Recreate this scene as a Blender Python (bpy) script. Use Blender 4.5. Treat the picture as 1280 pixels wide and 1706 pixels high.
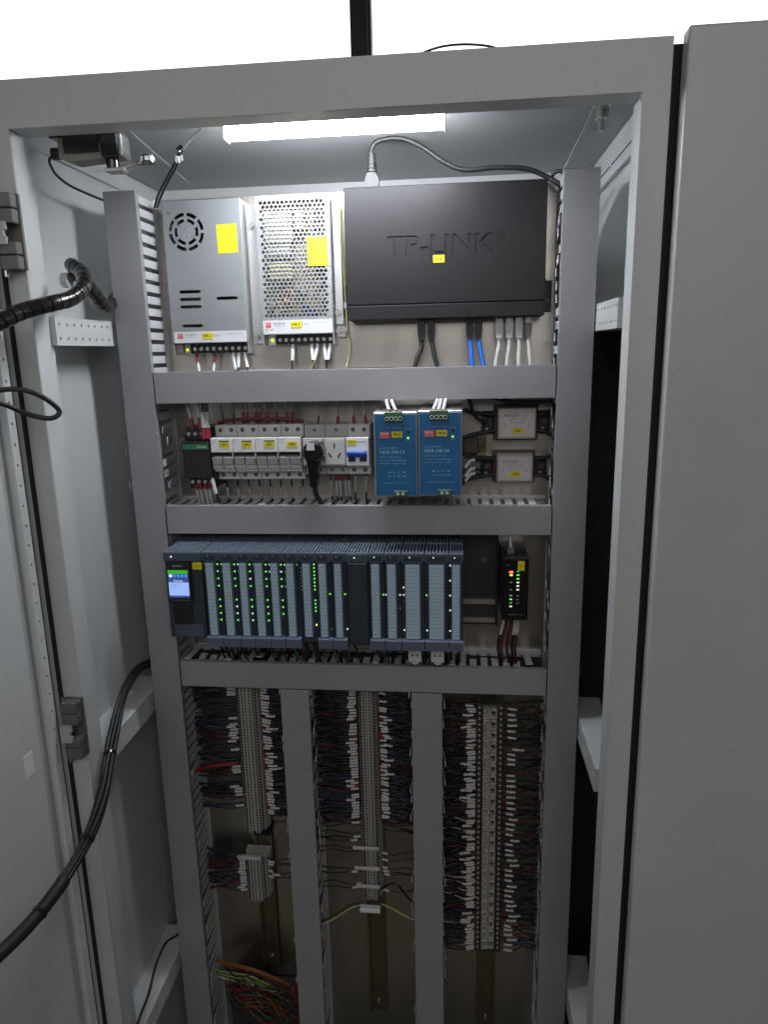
import bpy, bmesh, math, random
from mathutils import Vector, Matrix
random.seed(7)
S = bpy.context.scene
for o in list(bpy.data.objects): bpy.data.objects.remove(o)
C = S.collection
# ------------------------------------------------------------------ camera, world, lamps, exposure
cd = bpy.data.cameras.new('camera'); cam = bpy.data.objects.new('camera', cd); C.objects.link(cam)
YAW, PITCH, ROLL = 0.105419559, -0.223526218, -0.0223484149
_f = Vector((-math.sin(YAW)*math.cos(PITCH), math.cos(YAW)*math.cos(PITCH), math.sin(PITCH)))
_r = Vector((math.cos(YAW), math.sin(YAW), 0)); _u = _r.cross(_f)
_r2 = _r*math.cos(ROLL)+_u*math.sin(ROLL); _u2 = -_r*math.sin(ROLL)+_u*math.cos(ROLL)
M = Matrix((( _r2.x, _u2.x, -_f.x, 0.102684), (_r2.y, _u2.y, -_f.y, -1.069096), (_r2.z, _u2.z, -_f.z, -0.016118), (0, 0, 0, 1)))
cam.matrix_world = M
cd.sensor_fit = 'VERTICAL'; cd.sensor_height = 36.0; cd.sensor_width = 27.0
cd.lens = 1175.85/1706*36.0; cd.clip_start = 0.02; cd.clip_end = 60
S.camera = cam
w = bpy.data.worlds.new('World'); S.world = w; w.use_nodes = True
bg = w.node_tree.nodes['Background']; bg.inputs[0].default_value = (0.92, 0.95, 1.0, 1); bg.inputs[1].default_value = 0.03
def area(name, loc, target, size, power, col):
    ld = bpy.data.lights.new(name, 'AREA'); ld.shape = 'RECTANGLE'; ld.size = size[0]; ld.size_y = size[1]
    ld.energy = power; ld.color = col
    o = bpy.data.objects.new(name, ld); C.objects.link(o); o.location = loc
    o.rotation_euler = (Vector(target)-Vector(loc)).to_track_quat('-Z', 'Y').to_euler(); return o
area('room_ceiling_lamp', (0.2, -2.8, 1.0), (-0.05, -0.2, -0.4), (2.6, 1.4), 20, (1.0, 0.985, 0.972))
S.view_settings.view_transform = 'Standard'; S.view_settings.look = 'None'
S.view_settings.exposure = 0.30; S.view_settings.gamma = 1.0; S.view_settings.use_curve_mapping = False
TUBE_POWER = 90.0

# ------------------------------------------------------------------ materials
def lin(h):
    h = h.lstrip('#'); v = [int(h[i:i+2], 16)/255 for i in (0, 2, 4)]
    return tuple(((c+0.055)/1.055)**2.4 if c > 0.04045 else c/12.92 for c in v)
MATS = {}
def mat(name, col, rough=0.5, metal=0.0, bump=0.0, bscale=400, var=0.0, vscale=6, emit=None, estr=0, stretch=None, spec=None, alpha=None, trans=0, coat=0, specks=0):
    m = bpy.data.materials.new(name); m.use_nodes = True; nt = m.node_tree; N = nt.nodes; Lk = nt.links
    b = N['Principled BSDF']
    if isinstance(col, str): col = lin(col)
    b.inputs['Base Color'].default_value = (*col, 1); b.inputs['Roughness'].default_value = rough; b.inputs['Metallic'].default_value = metal
    if spec is not None: b.inputs['Specular IOR Level'].default_value = spec
    if trans: b.inputs['Transmission Weight'].default_value = trans
    if alpha is not None: b.inputs['Alpha'].default_value = alpha
    if coat: b.inputs['Coat Weight'].default_value = coat
    if emit is not None:
        b.inputs['Emission Color'].default_value = (*(lin(emit) if isinstance(emit, str) else emit), 1); b.inputs['Emission Strength'].default_value = estr
    if var or bump:
        tc = N.new('ShaderNodeTexCoord'); mp = N.new('ShaderNodeMapping'); Lk.new(tc.outputs['Object'], mp.inputs[0])
        if stretch: mp.inputs['Scale'].default_value = stretch
    if var:
        n = N.new('ShaderNodeTexNoise'); n.inputs['Scale'].default_value = vscale; n.inputs['Detail'].default_value = 6; n.inputs['Roughness'].default_value = 0.65
        Lk.new(mp.outputs[0], n.inputs[0])
        r = N.new('ShaderNodeMapRange'); r.inputs[1].default_value = 0.3; r.inputs[2].default_value = 0.7
        r.inputs[3].default_value = 1-var; r.inputs[4].default_value = 1+var; Lk.new(n.outputs[0], r.inputs[0])
        mx = N.new('ShaderNodeMix'); mx.data_type = 'RGBA'; mx.blend_type = 'MULTIPLY'; mx.inputs[0].default_value = 1
        mx.inputs[6].default_value = (*col, 1); Lk.new(r.outputs[0], mx.inputs[7]); last = mx.outputs[2]
        if specks:
            n3 = N.new('ShaderNodeTexNoise'); n3.inputs['Scale'].default_value = 55; n3.inputs['Detail'].default_value = 8; n3.inputs['Roughness'].default_value = 0.75; Lk.new(tc.outputs['Object'], n3.inputs[0])
            r3 = N.new('ShaderNodeMapRange'); r3.inputs[1].default_value = 0.60; r3.inputs[2].default_value = 0.74; r3.inputs[3].default_value = 0; r3.inputs[4].default_value = specks; Lk.new(n3.outputs[0], r3.inputs[0])
            m3 = N.new('ShaderNodeMix'); m3.data_type = 'RGBA'; m3.inputs[7].default_value = (0.16, 0.145, 0.12, 1); Lk.new(r3.outputs[0], m3.inputs[0]); Lk.new(last, m3.inputs[6]); last = m3.outputs[2]
        Lk.new(last, b.inputs['Base Color'])
        rr = N.new('ShaderNodeMapRange'); rr.inputs[1].default_value = 0.3; rr.inputs[2].default_value = 0.7
        rr.inputs[3].default_value = max(0.03, rough-var*0.6); rr.inputs[4].default_value = min(1, rough+var*0.6)
        Lk.new(n.outputs[0], rr.inputs[0]); Lk.new(rr.outputs[0], b.inputs['Roughness'])
    if bump:
        n2 = N.new('ShaderNodeTexNoise'); n2.inputs['Scale'].default_value = bscale; n2.inputs['Detail'].default_value = 3
        Lk.new(mp.outputs[0], n2.inputs[0]); bp = N.new('ShaderNodeBump'); bp.inputs['Strength'].default_value = bump; bp.inputs['Distance'].default_value = 0.001
        Lk.new(n2.outputs[0], bp.inputs['Height']); Lk.new(bp.outputs[0], b.inputs['Normal'])
    MATS[name] = m; return m
mat('paint', (0.495, 0.498, 0.502), 0.38, bump=0.14, bscale=900, var=0.07, vscale=3.5, specks=0.30)
mat('paint_in', (0.63, 0.645, 0.65), 0.40, bump=0.12, bscale=900, var=0.06, vscale=4, specks=0.22)
mat('roof_grey', (0.40, 0.41, 0.42), 0.5, bump=0.1, bscale=900, var=0.04)
mat('zinc', (0.56, 0.52, 0.475), 0.31, 1.0, bump=0.05, bscale=200, var=0.10, vscale=9, stretch=(1, 1, 0.25))
mat('pvc', (0.275, 0.275, 0.29), 0.42, bump=0.04, bscale=300, var=0.06, vscale=9, specks=0.25)
mat('pvc_light', (0.52, 0.52, 0.54), 0.45, var=0.04)
mat('alu', (0.62, 0.63, 0.65), 0.32, 0.85, var=0.08, vscale=20, stretch=(8, 1, 0.6))
mat('alu_bright', (0.31, 0.325, 0.35), 0.42, 0.35, var=0.05, vscale=14)
mat('alu_face', (0.275, 0.29, 0.31), 0.45, 0.35, var=0.05, vscale=14)
mat('steel', (0.62, 0.61, 0.60), 0.28, 1.0, var=0.06)
mat('black', (0.012, 0.012, 0.013), 0.42, var=0.1)
mat('black_gloss', (0.012, 0.011, 0.012), 0.18, coat=0.3)
mat('black_matte', (0.010, 0.010, 0.010), 0.8)
mat('rubber', (0.014, 0.014, 0.015), 0.5)
mat('switch_black', (0.0135, 0.0128, 0.0150), 0.50, 0.0, spec=0.28, bump=0.05, bscale=700, var=0.06, vscale=8)
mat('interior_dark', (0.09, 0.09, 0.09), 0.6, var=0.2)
mat('yellow', (0.66, 0.58, 0.012), 0.55, var=0.03)
mat('yellow_wire', (0.34, 0.33, 0.13), 0.45)
mat('red', (0.20, 0.012, 0.017), 0.45)
mat('sleeve_dim', (0.33, 0.32, 0.31), 0.5, var=0.35, vscale=260)
mat('white', (0.72, 0.72, 0.73), 0.45)
mat('paper', (0.85, 0.85, 0.84), 0.6)
mat('label_white', (0.62, 0.62, 0.66), 0.5, var=0.02)
mat('marker', (0.48, 0.465, 0.45), 0.5, var=0.22, vscale=220)
mat('device_grey', (0.52, 0.52, 0.51), 0.45, var=0.03)
mat('socket_grey', (0.40, 0.41, 0.39), 0.5, var=0.03)
mat('terminal_grey', (0.34, 0.33, 0.31), 0.5, var=0.06, vscale=40)
mat('terminal_dark', (0.035, 0.033, 0.032), 0.5, var=0.1)
mat('clear_yellow', (0.32, 0.305, 0.25), 0.3, var=0.45, vscale=160)
mat('cream', (0.34, 0.32, 0.255), 0.6, var=0.12, vscale=60)
mat('tape_yellow', (0.40, 0.38, 0.19), 0.5, var=0.08, vscale=40)
mat('pcb', (0.30, 0.25, 0.15), 0.6, var=0.15, vscale=60)
mat('copper', (0.55, 0.26, 0.14), 0.35, 0.7)
mat('blue_cap', (0.05, 0.10, 0.28), 0.4)
mat('ndr_blue', (0.010, 0.11, 0.265), 0.42, var=0.04)
mat('green_term', (0.035, 0.12, 0.045), 0.4)
mat('logo_red', (0.62, 0.05, 0.06), 0.5)
mat('blue_cable', (0.015, 0.14, 0.62), 0.42)
mat('grey_cable', (0.50, 0.50, 0.50), 0.5)
mat('boot_grey', (0.13, 0.13, 0.135), 0.5)
mat('plug_grey', (0.018, 0.018, 0.02), 0.5)
mat('clear_plug', (0.45, 0.47, 0.48), 0.15)
mat('plc_body', (0.030, 0.038, 0.052), 0.42, var=0.06)
mat('plc_head', (0.060, 0.082, 0.115), 0.4, var=0.05)
mat('plc_strip', (0.40, 0.51, 0.62), 0.45, var=0.05, vscale=40)
mat('plc_tab', (0.12, 0.145, 0.205), 0.45, var=0.05)
mat('plc_slat', (0.20, 0.25, 0.32), 0.4)
mat('green_print', (0.02, 0.16, 0.07), 0.5)
mat('ink', (0.03, 0.03, 0.035), 0.6)
mat('ink_light', (0.35, 0.55, 0.62), 0.6)
mat('ink_grey', (0.22, 0.22, 0.24), 0.6)
mat('toggle_blue', (0.012, 0.075, 0.42), 0.35)
mat('navy', (0.012, 0.018, 0.06), 0.4)
mat('led_green', (0.1, 0.5, 0.1), 0.4, emit=(0.22, 0.9, 0.16), estr=0.75)
mat('led_dim', (0.08, 0.3, 0.1), 0.4, emit=(0.2, 0.8, 0.2), estr=0.25)
mat('led_white', (0.6, 0.65, 0.6), 0.4, emit=(0.8, 1.0, 0.75), estr=0.6)
mat('led_off', (0.35, 0.37, 0.35), 0.4)
mat('led_red', (0.6, 0.1, 0.06), 0.4, emit=(1.0, 0.12, 0.06), estr=2.2)
mat('led_yellow', (0.6, 0.6, 0.1), 0.4, emit=(0.8, 1.0, 0.05), estr=1.4)
mat('scr_blue', (0.02, 0.03, 0.1), 0.3, emit=(0.03, 0.08, 0.30), estr=0.7)
mat('scr_light', (0.2, 0.25, 0.3), 0.3, emit=(0.30, 0.45, 0.95), estr=0.75)
mat('scr_green', (0.02, 0.2, 0.02), 0.3, emit=(0.03, 0.42, 0.03), estr=0.7)
mat('scr_white', (0.3, 0.3, 0.3), 0.3, emit=(0.75, 0.85, 1.0), estr=0.9)
mat('scr_icon', (0.05, 0.1, 0.2), 0.3, emit=(0.10, 0.28, 0.75), estr=0.8)
mat('rail_brass', (0.20, 0.18, 0.11), 0.35, 0.85, var=0.2, vscale=30)
mat('brown_flange', (0.085, 0.042, 0.040), 0.5)
mat('filter_metal', (0.42, 0.38, 0.33), 0.4, 0.5)
mat('filter_label', (0.55, 0.50, 0.52), 0.5, var=0.03)
mat('orange', (0.26, 0.085, 0.025), 0.45)
mat('green_wire', (0.06, 0.15, 0.05), 0.45)
mat('dark_blue_wire', (0.02, 0.03, 0.06), 0.45)
mat('dark_red_wire', (0.09, 0.012, 0.014), 0.45)
mat('brown_hinge', (0.15, 0.145, 0.135), 0.45, 0.3, var=0.1)
mat('hinge_light', (0.42, 0.41, 0.40), 0.4, var=0.04)
mat('pole_black', (0.012, 0.011, 0.014), 0.5)
mat('bakelite', (0.26, 0.25, 0.21), 0.45, var=0.05)
mat('clear_plastic', (0.6, 0.6, 0.62), 0.2)
mat('tube_light', (0.9, 0.9, 0.9), 0.4, emit=(0.92, 0.955, 1.0), estr=TUBE_POWER)
mat('sky_glow', (0.9, 0.9, 0.9), 0.9, emit=(1.0, 0.99, 1.0), estr=1.6)
mat('floor_grey', (0.12, 0.105, 0.065), 0.6, var=0.2)

# ------------------------------------------------------------------ mesh helpers
def woff(o):
    v = Vector((0, 0, 0))
    while o is not None: v += o.location; o = o.parent
    return v
def tag(o, label=None, cat=None, group=None, kind=None):
    if label: o['label'] = label
    if cat: o['category'] = cat
    if group: o['group'] = group
    if kind: o['kind'] = kind
    return o
def thing(name, label, cat, loc, group=None):
    o = bpy.data.objects.new(name, None); C.objects.link(o); o.location = loc; o.empty_display_size = 0.02
    return tag(o, label, cat, group)
def smooth_path(pts, n=6):
    P = [Vector(p) for p in pts]
    if len(P) < 3: return P
    out = []
    for i in range(len(P)-1):
        p0 = P[max(i-1, 0)]; p1 = P[i]; p2 = P[i+1]; p3 = P[min(i+2, len(P)-1)]
        for k in range(n):
            t = k/n
            out.append(0.5*((2*p1)+(p2-p0)*t+(2*p0-5*p1+4*p2-p3)*t*t+(3*p1-p0-3*p2+p3)*t**3))
    out.append(P[-1]); return out
class MB:
    def __init__(s): s.v = []; s.f = []; s.m = []; s.sm = []; s.mats = []; s.cur = 0
    def mt(s, name):
        if name not in s.mats: s.mats.append(name)
        s.cur = s.mats.index(name); return s
    def add(s, vs, fs, sm=False):
        b = len(s.v); s.v += [Vector(v) for v in vs]
        for f in fs: s.f.append([b+i for i in f]); s.m.append(s.cur); s.sm.append(sm)
        return s
    def box(s, x0, x1, y0, y1, z0, z1, bv=0.0, seg=1):
        if x1 < x0: x0, x1 = x1, x0
        if y1 < y0: y0, y1 = y1, y0
        if z1 < z0: z0, z1 = z1, z0
        vs = [(x0, y0, z0), (x1, y0, z0), (x1, y1, z0), (x0, y1, z0), (x0, y0, z1), (x1, y0, z1), (x1, y1, z1), (x0, y1, z1)]
        fs = [(0, 3, 2, 1), (4, 5, 6, 7), (0, 1, 5, 4), (1, 2, 6, 5), (2, 3, 7, 6), (3, 0, 4, 7)]
        if bv <= 0: return s.add(vs, fs)
        bm = bmesh.new(); bl = [bm.verts.new(v) for v in vs]
        for f in fs: bm.faces.new([bl[i] for i in f])
        bmesh.ops.bevel(bm, geom=bm.edges[:]+bm.verts[:], offset=bv, segments=seg, affect='EDGES', profile=0.5)
        bm.verts.index_update()
        s.add([v.co.copy() for v in bm.verts], [[v.index for v in f.verts] for f in bm.faces]); bm.free(); return s
    def prism(s, poly, axis, a0, a1):
        # poly: 2D points; axis 'x': (y,z), 'y': (x,z), 'z': (x,y)
        def P(p, a): return {'x': (a, p[0], p[1]), 'y': (p[0], a, p[1]), 'z': (p[0], p[1], a)}[axis]
        n = len(poly); vs = [P(p, a0) for p in poly]+[P(p, a1) for p in poly]
        fs = [list(range(n)), list(range(2*n-1, n-1, -1))]+[(i, i+n, (i+1) % n+n, (i+1) % n) for i in range(n)]
        return s.add(vs, fs)
    def cyl(s, c, axis, r, a0, a1, n=12, r1=None):
        r1 = r if r1 is None else r1; vs = []
        for rr, a in ((r, a0), (r1, a1)):
            for i in range(n):
                t = 2*math.pi*i/n; p = (rr*math.cos(t), rr*math.sin(t))
                vs.append({'x': (a, c[0]+p[0], c[1]+p[1]), 'y': (c[0]+p[0], a, c[1]+p[1]), 'z': (c[0]+p[0], c[1]+p[1], a)}[axis])
        s.add(vs, [(i, (i+1) % n, (i+1) % n+n, i+n) for i in range(n)], True)
        s.add(vs[:n], [list(range(n))]); s.add(vs[n:], [list(range(n))]); return s
    def tube(s, pts, r, n=7, sm=6, r1=None, raw=False):
        P = pts if raw else smooth_path(pts, sm); P = [Vector(p) for p in P]; vs = []; up = None
        for i, p in enumerate(P):
            d = (P[min(i+1, len(P)-1)]-P[max(i-1, 0)]); d = d.normalized() if d.length > 1e-9 else Vector((0, 0, 1))
            if up is None: up = d.orthogonal().normalized()
            up = (up-d*up.dot(d)); up = up.normalized() if up.length > 1e-6 else d.orthogonal().normalized()
            sd = d.cross(up); rr = r if r1 is None else r+(r1-r)*i/(len(P)-1)
            for k in range(n):
                t = 2*math.pi*k/n; vs.append(p+(up*math.cos(t)+sd*math.sin(t))*rr)
        m = len(P)
        s.add(vs, [(i*n+k, i*n+(k+1) % n, (i+1)*n+(k+1) % n, (i+1)*n+k) for i in range(m-1) for k in range(n)], True)
        s.add(vs[:n], [list(range(n-1, -1, -1))]); s.add(vs[-n:], [list(range(n))]); return s
    def build(s, name, material=None, parent=None, label=None, cat=None, group=None, kind=None, link=True):
        me = bpy.data.meshes.new(name)
        if parent is not None: off = woff(parent)
        else:
            lo = [min(v[i] for v in s.v) for i in range(3)]; hi = [max(v[i] for v in s.v) for i in range(3)]
            off = Vector(((lo[0]+hi[0])/2, (lo[1]+hi[1])/2, lo[2]))
        me.from_pydata([v-off for v in s.v], [], s.f)
        names = s.mats or [material]
        if material and not s.mats: names = [material]
        for n in names: me.materials.append(MATS[n])
        me.polygons.foreach_set('material_index', s.m); me.polygons.foreach_set('use_smooth', s.sm)
        bm = bmesh.new(); bm.from_mesh(me); bmesh.ops.recalc_face_normals(bm, faces=bm.faces[:]); bm.to_mesh(me); bm.free()
        o = bpy.data.objects.new(name, me); C.objects.link(o)
        if parent is not None: o.parent = parent
        else: o.location = off
        return tag(o, label, cat, group, kind)
def B(name, material, parent, *a, bv=0.0, seg=1, **k): return MB().box(*a, bv=bv, seg=seg).build(name, material, parent, **k)
def CY(name, material, parent, *a, **k):
    n = k.pop('n', 12); r1 = k.pop('r1', None); return MB().cyl(*a, n=n, r1=r1).build(name, material, parent, **k)
def inst(name, mesh, parent, loc, rot=None):
    o = bpy.data.objects.new(name, mesh); C.objects.link(o)
    o.parent = parent; o.location = Vector(loc)-woff(parent)
    if rot: o.rotation_euler = rot
    return o
def raw_mesh(mb, name):
    me = bpy.data.meshes.new(name); me.from_pydata(mb.v, [], mb.f)
    for n in mb.mats: me.materials.append(MATS[n])
    me.polygons.foreach_set('material_index', mb.m); me.polygons.foreach_set('use_smooth', mb.sm)
    bm = bmesh.new(); bm.from_mesh(me); bmesh.ops.recalc_face_normals(bm, faces=bm.faces[:]); bm.to_mesh(me); bm.free()
    return me
def text_geo(txt, width=None, height=None, ext=0.0, bold=0.0, fit=True):
    cu = bpy.data.curves.new('t', 'FONT'); cu.body = txt; cu.size = 1; cu.extrude = 0.02 if ext else 0; cu.offset = bold; cu.resolution_u = 3
    o = bpy.data.objects.new('t', cu); C.objects.link(o); bpy.context.view_layer.update()
    dg = bpy.context.evaluated_depsgraph_get(); me = bpy.data.meshes.new_from_object(o.evaluated_get(dg))
    vs = [v.co.copy() for v in me.vertices]; fs = [list(p.vertices) for p in me.polygons]
    bpy.data.objects.remove(o); bpy.data.curves.remove(cu); bpy.data.meshes.remove(me)
    x0 = min(v.x for v in vs); x1 = max(v.x for v in vs); y0 = min(v.y for v in vs); y1 = max(v.y for v in vs)
    sx = width/(x1-x0) if width else None; sy = height/(y1-y0) if height else None
    sx = sx or sy; sy = sy or sx
    return [Vector(((v.x-x0)*sx, (v.z/0.02*ext if ext else 0), (v.y-y0)*sy)) for v in vs], fs, (x1-x0)*sx, (y1-y0)*sy
def lettering(txt, x, y, z, width, height, material, parent, name='lettering', center=True, ext=0.0, bold=0.0):
    vs, fs, w_, h_ = text_geo(txt, width, height, ext, bold)
    ox = x-w_/2 if center else x; oz = z-h_/2
    m = MB(); m.add([(v.x+ox, y+v.y, v.z+oz) for v in vs], fs); return m.build(name, material, parent)
def boolean(o, cut_mb):
    me = raw_mesh(cut_mb, 'cut'); off = woff(o)
    for v in me.vertices: v.co -= off
    c = bpy.data.objects.new('cut', me); C.objects.link(c); c.location = off
    md = o.modifiers.new('b', 'BOOLEAN'); md.operation = 'DIFFERENCE'; md.object = c; md.solver = 'EXACT'; md.use_self = True
    bpy.context.view_layer.update(); dg = bpy.context.evaluated_depsgraph_get()
    nm = bpy.data.meshes.new_from_object(o.evaluated_get(dg)); o.modifiers.clear(); o.data = nm
    bpy.data.objects.remove(c)
def perf(mb, plane, a0, a1, b0, b1, d, na, nb, ra, rb, depth, stag=False):
    """sheet with real round holes. plane 'xz' at y=d (rim towards +y) or 'yz' at x=d (rim by depth sign)"""
    def P(a, b, dd): return (a, d+dd, b) if plane == 'xz' else (d+dd, a, b)
    ca = (a1-a0)/(na+(0.5 if stag else 0)); cb = (b1-b0)/nb
    for j in range(nb):
        lo = b0+j*cb; hi = lo+cb; st = a0
        if stag:
            if j % 2:
                mb.add([P(a0, lo, 0), P(a0+ca/2, lo, 0), P(a0+ca/2, hi, 0), P(a0, hi, 0)], [(0, 1, 2, 3)]); st = a0+ca/2
            else: mb.add([P(a1-ca/2, lo, 0), P(a1, lo, 0), P(a1, hi, 0), P(a1-ca/2, hi, 0)], [(0, 1, 2, 3)])
        for i in range(na):
            l = st+i*ca; r = l+ca; ma = (l+r)/2; mc = (lo+hi)/2
            out = [(r, mc), (r, hi), (ma, hi), (l, hi), (l, mc), (l, lo), (ma, lo), (r, lo)]
            inn = [(ma+ra*math.cos(k*math.pi/4), mc+rb*math.sin(k*math.pi/4)) for k in range(8)]
            vs = [P(*q, 0) for q in out]+[P(*q, 0) for q in inn]+[P(*q, depth) for q in inn]
            fs = [(k, (k+1) % 8, 8+(k+1) % 8, 8+k) for k in range(8)]+[(8+k, 8+(k+1) % 8, 16+(k+1) % 8, 16+k) for k in range(8)]
            mb.add(vs, fs)
def wire(name, pts, r, material, label, group=None, cat='wire', sleeve=None, ferrule=None, n=6, sm=5, parent=None):
    path = smooth_path(pts, sm); m = MB().tube(path, r, n=n, raw=True)
    o = m.build(name, material, parent, label=label if not parent else None, cat=cat if not parent else None, group=group if not parent else None)
    L = len(path)-1
    def sub(t0, t1, k=5):
        out = []
        for q in range(k+1):
            t = (t0+(t1-t0)*q/k)*L; i = min(int(t), L-1); out.append(path[i].lerp(path[i+1], t-i))
        return out
    if sleeve: MB().tube(sub(*sleeve[:2]), sleeve[3] if len(sleeve) > 3 else r*1.7, n=n, raw=True).build('marker_sleeve', sleeve[2], o)
    if ferrule: MB().tube(sub(*ferrule[:2], k=2), ferrule[3] if len(ferrule) > 3 else r*1.5, n=n, raw=True).build('ferrule', ferrule[2], o)
    return o

# ------------------------------------------------------------------ setting
FZ = -1.72
MB().box(-6, 6, -6, 6, FZ-0.05, FZ).build('floor', 'floor_grey', kind='structure')
MB().box(-7, 7, 4.0, 4.02, FZ, 3.2).build('sky', 'sky_glow', kind='structure')
t = thing('window_mullion', 'black upright bar standing against the white background above the cabinet', 'bar', (-0.211, 1.53, FZ))
B('bar', 'pole_black', t, -0.2457, -0.177, 1.5, 1.56, FZ, 3.0, bv=0.004)
B('edge_strip', 'interior_dark', t, -0.190, -0.186, 1.497, 1.5, FZ, 3.0)

# ------------------------------------------------------------------ the cabinet
F0 = -0.20; XL, XR = -0.428, 0.302; OL, OR = -0.458, 0.332; ZT, ZO = 0.2515, 0.304; ZB = FZ+0.10
cab = thing('control_cabinet', 'open grey steel control cabinet with its wiring and devices on view', 'cabinet', (-0.063, 0.07, FZ))
# front frame members with mitred corners, each a folded section with a return into the opening
def member(name, poly, ext_ret):
    m = MB(); m.prism(poly, 'y', F0, F0+0.0025)
    for b in ext_ret: m.box(*b)
    return m.build(name, 'paint', cab)
member('top_rail', [(OL, ZO), (OR, ZO), (XR, ZT), (XL, ZT)], [(XL, XR, F0+0.0026, F0+0.036, ZT-0.0001, ZT+0.0025), (OL, OR, F0+0.0026, F0+0.10, ZO-0.003, ZO)])
member('left_post', [(OL, ZO), (XL, ZT), (XL, ZB+0.099), (OL, ZB-0.001)], [(OL, OL+0.002, F0+0.0026, F0+0.06, ZB, ZO-0.004)])
member('right_post', [(OR, ZO), (XR, ZT), (XR, ZB+0.099), (OR, ZB-0.001)], [(OR-0.002, OR, F0+0.0026, F0+0.06, ZB, ZO-0.004)])
member('bottom_rail', [(OL, ZB-0.001), (OR, ZB-0.001), (XR, ZB+0.099), (XL, ZB+0.099)], [])
# inner returns and corner posts
m = MB(); m.box(XL-0.004, XL-0.0005, F0+0.003, F0+0.030, ZB+0.1, ZT-0.001, bv=0.001); m.box(XL-0.008, XL-0.0045, F0+0.031, -0.150, ZB+0.1, 0.288, bv=0.0012); m.box(-0.4735, XL-0.0085, -0.153, -0.150, ZB+0.1, 0.288)
m.build('post_return', 'paint_in', cab)
m = MB(); m.box(-0.4765, -0.4740, F0+0.0027, 0.3315, ZB, 0.2915); m.box(-0.4739, OL-0.0002, F0+0.0030, F0+0.0050, ZB, 0.2915); m.build('side_wall', 'paint_in', cab)
m = MB(); m.box(XR+0.0005, XR+0.004, F0+0.003, F0+0.042, ZB+0.1, ZT-0.001, bv=0.001); m.box(XR+0.010, XR+0.016, F0+0.043, -0.145, ZB+0.1, 0.288, bv=0.001)
m.build('post_return', 'paint_in', cab)
B('roof_panel', 'roof_grey', cab, -0.4738, 0.3478, F0+0.037, 0.338, 0.2925, 0.2985)
B('roof_skin', 'paint', cab, -0.4765, 0.3505, F0+0.101, 0.345, 0.2990, ZO-0.0005)
B('back_panel', 'paint_in', cab, -0.4765, 0.3505, 0.332, 0.340, ZB, 0.2920)
B('floor_panel', 'interior_dark', cab, -0.4765, 0.3505, F0+0.01, 0.330, ZB-0.004, ZB)
B('plinth', 'interior_dark', cab, OL, OR, F0+0.01, 0.34, FZ, ZB-0.006)
m = MB(); m.box(-0.4738, -0.4660, -0.1495, 0.331, 0.262, 0.2912, bv=0.001); m.build('side_beam', 'paint_in', cab)
MB().box(0.3480, 0.3505, F0+0.012, 0.3315, 0.030, 0.2915).build('side_wall', 'paint_in', cab)
sb = MB().box(0.3400, 0.3478, -0.150, 0.331, 0.240, 0.2912, bv=0.001).build('side_beam', 'paint_in', cab)
m = MB()
for y0, y1 in ((-0.100, -0.012), (0.002, 0.14), (0.152, 0.29)): m.box(0.3393, 0.3399, y0, y1, 0.2555, 0.2575)
m.build('seam_slot', 'black_matte', sb)
B('door_gasket', 'black_matte', cab, OL+0.0002, OL+0.0046, F0-0.0060, F0-0.0001, ZB+0.01, ZO-0.012, bv=0.0008)
B('mounting_plate', 'zinc', cab, -0.420, 0.302, 0.0802, 0.0830, -1.46, 0.223)
def rail(side, zt, h=0.037):
    m = MB(); z0 = zt-h; y0, y1 = (-0.156, 0.075) if side < 0 else (-0.14, 0.078)
    if side < 0: xi = -0.4245; xo = -0.4735
    else: xi = 0.3005; xo = 0.3475
    s = -side
    perf(m, 'yz', y0, y1, z0, zt, xi, 12, 2, 0.0022, 0.0022, -s*0.002)
    m.box(xi-s*0.0005, xo, y0, y1, zt-0.0018, zt-0.0002); m.box(xi-s*0.0005, xo, y0, y1, z0+0.0002, z0+0.0018); m.box(xi-s*0.0005, xo, y0, y0+0.002, z0+0.002, zt-0.002)
    m.box(xi-s*0.012, xi-s*0.0125, y0+0.003, y1, z0+0.002, zt-0.002)
    m.build('mounting_rail', 'paint_in', cab)
for zt, zr in ((0.038, 0.043), (-0.585, -0.606), (-1.125, -1.140)):
    rail(-1, zt); rail(1, zr)
t = cab
m = MB(); m.cyl((0.290, -0.035), 'z', 0.012, 0.2880, 0.2920, n=16); m.cyl((0.290, -0.035), 'z', 0.0095, 0.2735, 0.2878, n=6); m.cyl((0.290, -0.035), 'z', 0.004, 0.258, 0.2734, n=8, r1=0.003)
m.build('roof_bolt', 'steel', cab)
# neighbouring cabinet, its shell coloured dark in place of the shade inside
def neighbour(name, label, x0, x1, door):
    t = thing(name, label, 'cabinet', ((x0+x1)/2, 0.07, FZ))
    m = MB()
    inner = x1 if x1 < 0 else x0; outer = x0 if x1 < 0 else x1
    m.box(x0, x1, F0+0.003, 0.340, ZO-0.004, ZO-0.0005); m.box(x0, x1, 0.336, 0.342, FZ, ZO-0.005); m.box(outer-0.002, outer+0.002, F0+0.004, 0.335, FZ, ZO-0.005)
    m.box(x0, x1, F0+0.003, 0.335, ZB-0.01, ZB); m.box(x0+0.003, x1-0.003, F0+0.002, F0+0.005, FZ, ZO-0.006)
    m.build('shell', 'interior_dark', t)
    if door:
        d = B('door', 'paint', t, 0.3400, x1, -0.226, -0.203, FZ+0.1, ZO, bv=0.003, seg=2)
        B('gasket', 'black_matte', t, 0.3440, x1-0.004, -0.2028, F0+0.0018, FZ+0.11, ZO-0.006)
    B('gap_light_block', 'black_matte', t, OR+0.0003, x0-0.0003, F0+0.0008, F0+0.0105, FZ, ZO-0.008)  # black strip added to block light in the gap between the cabinets
    return t
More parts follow.
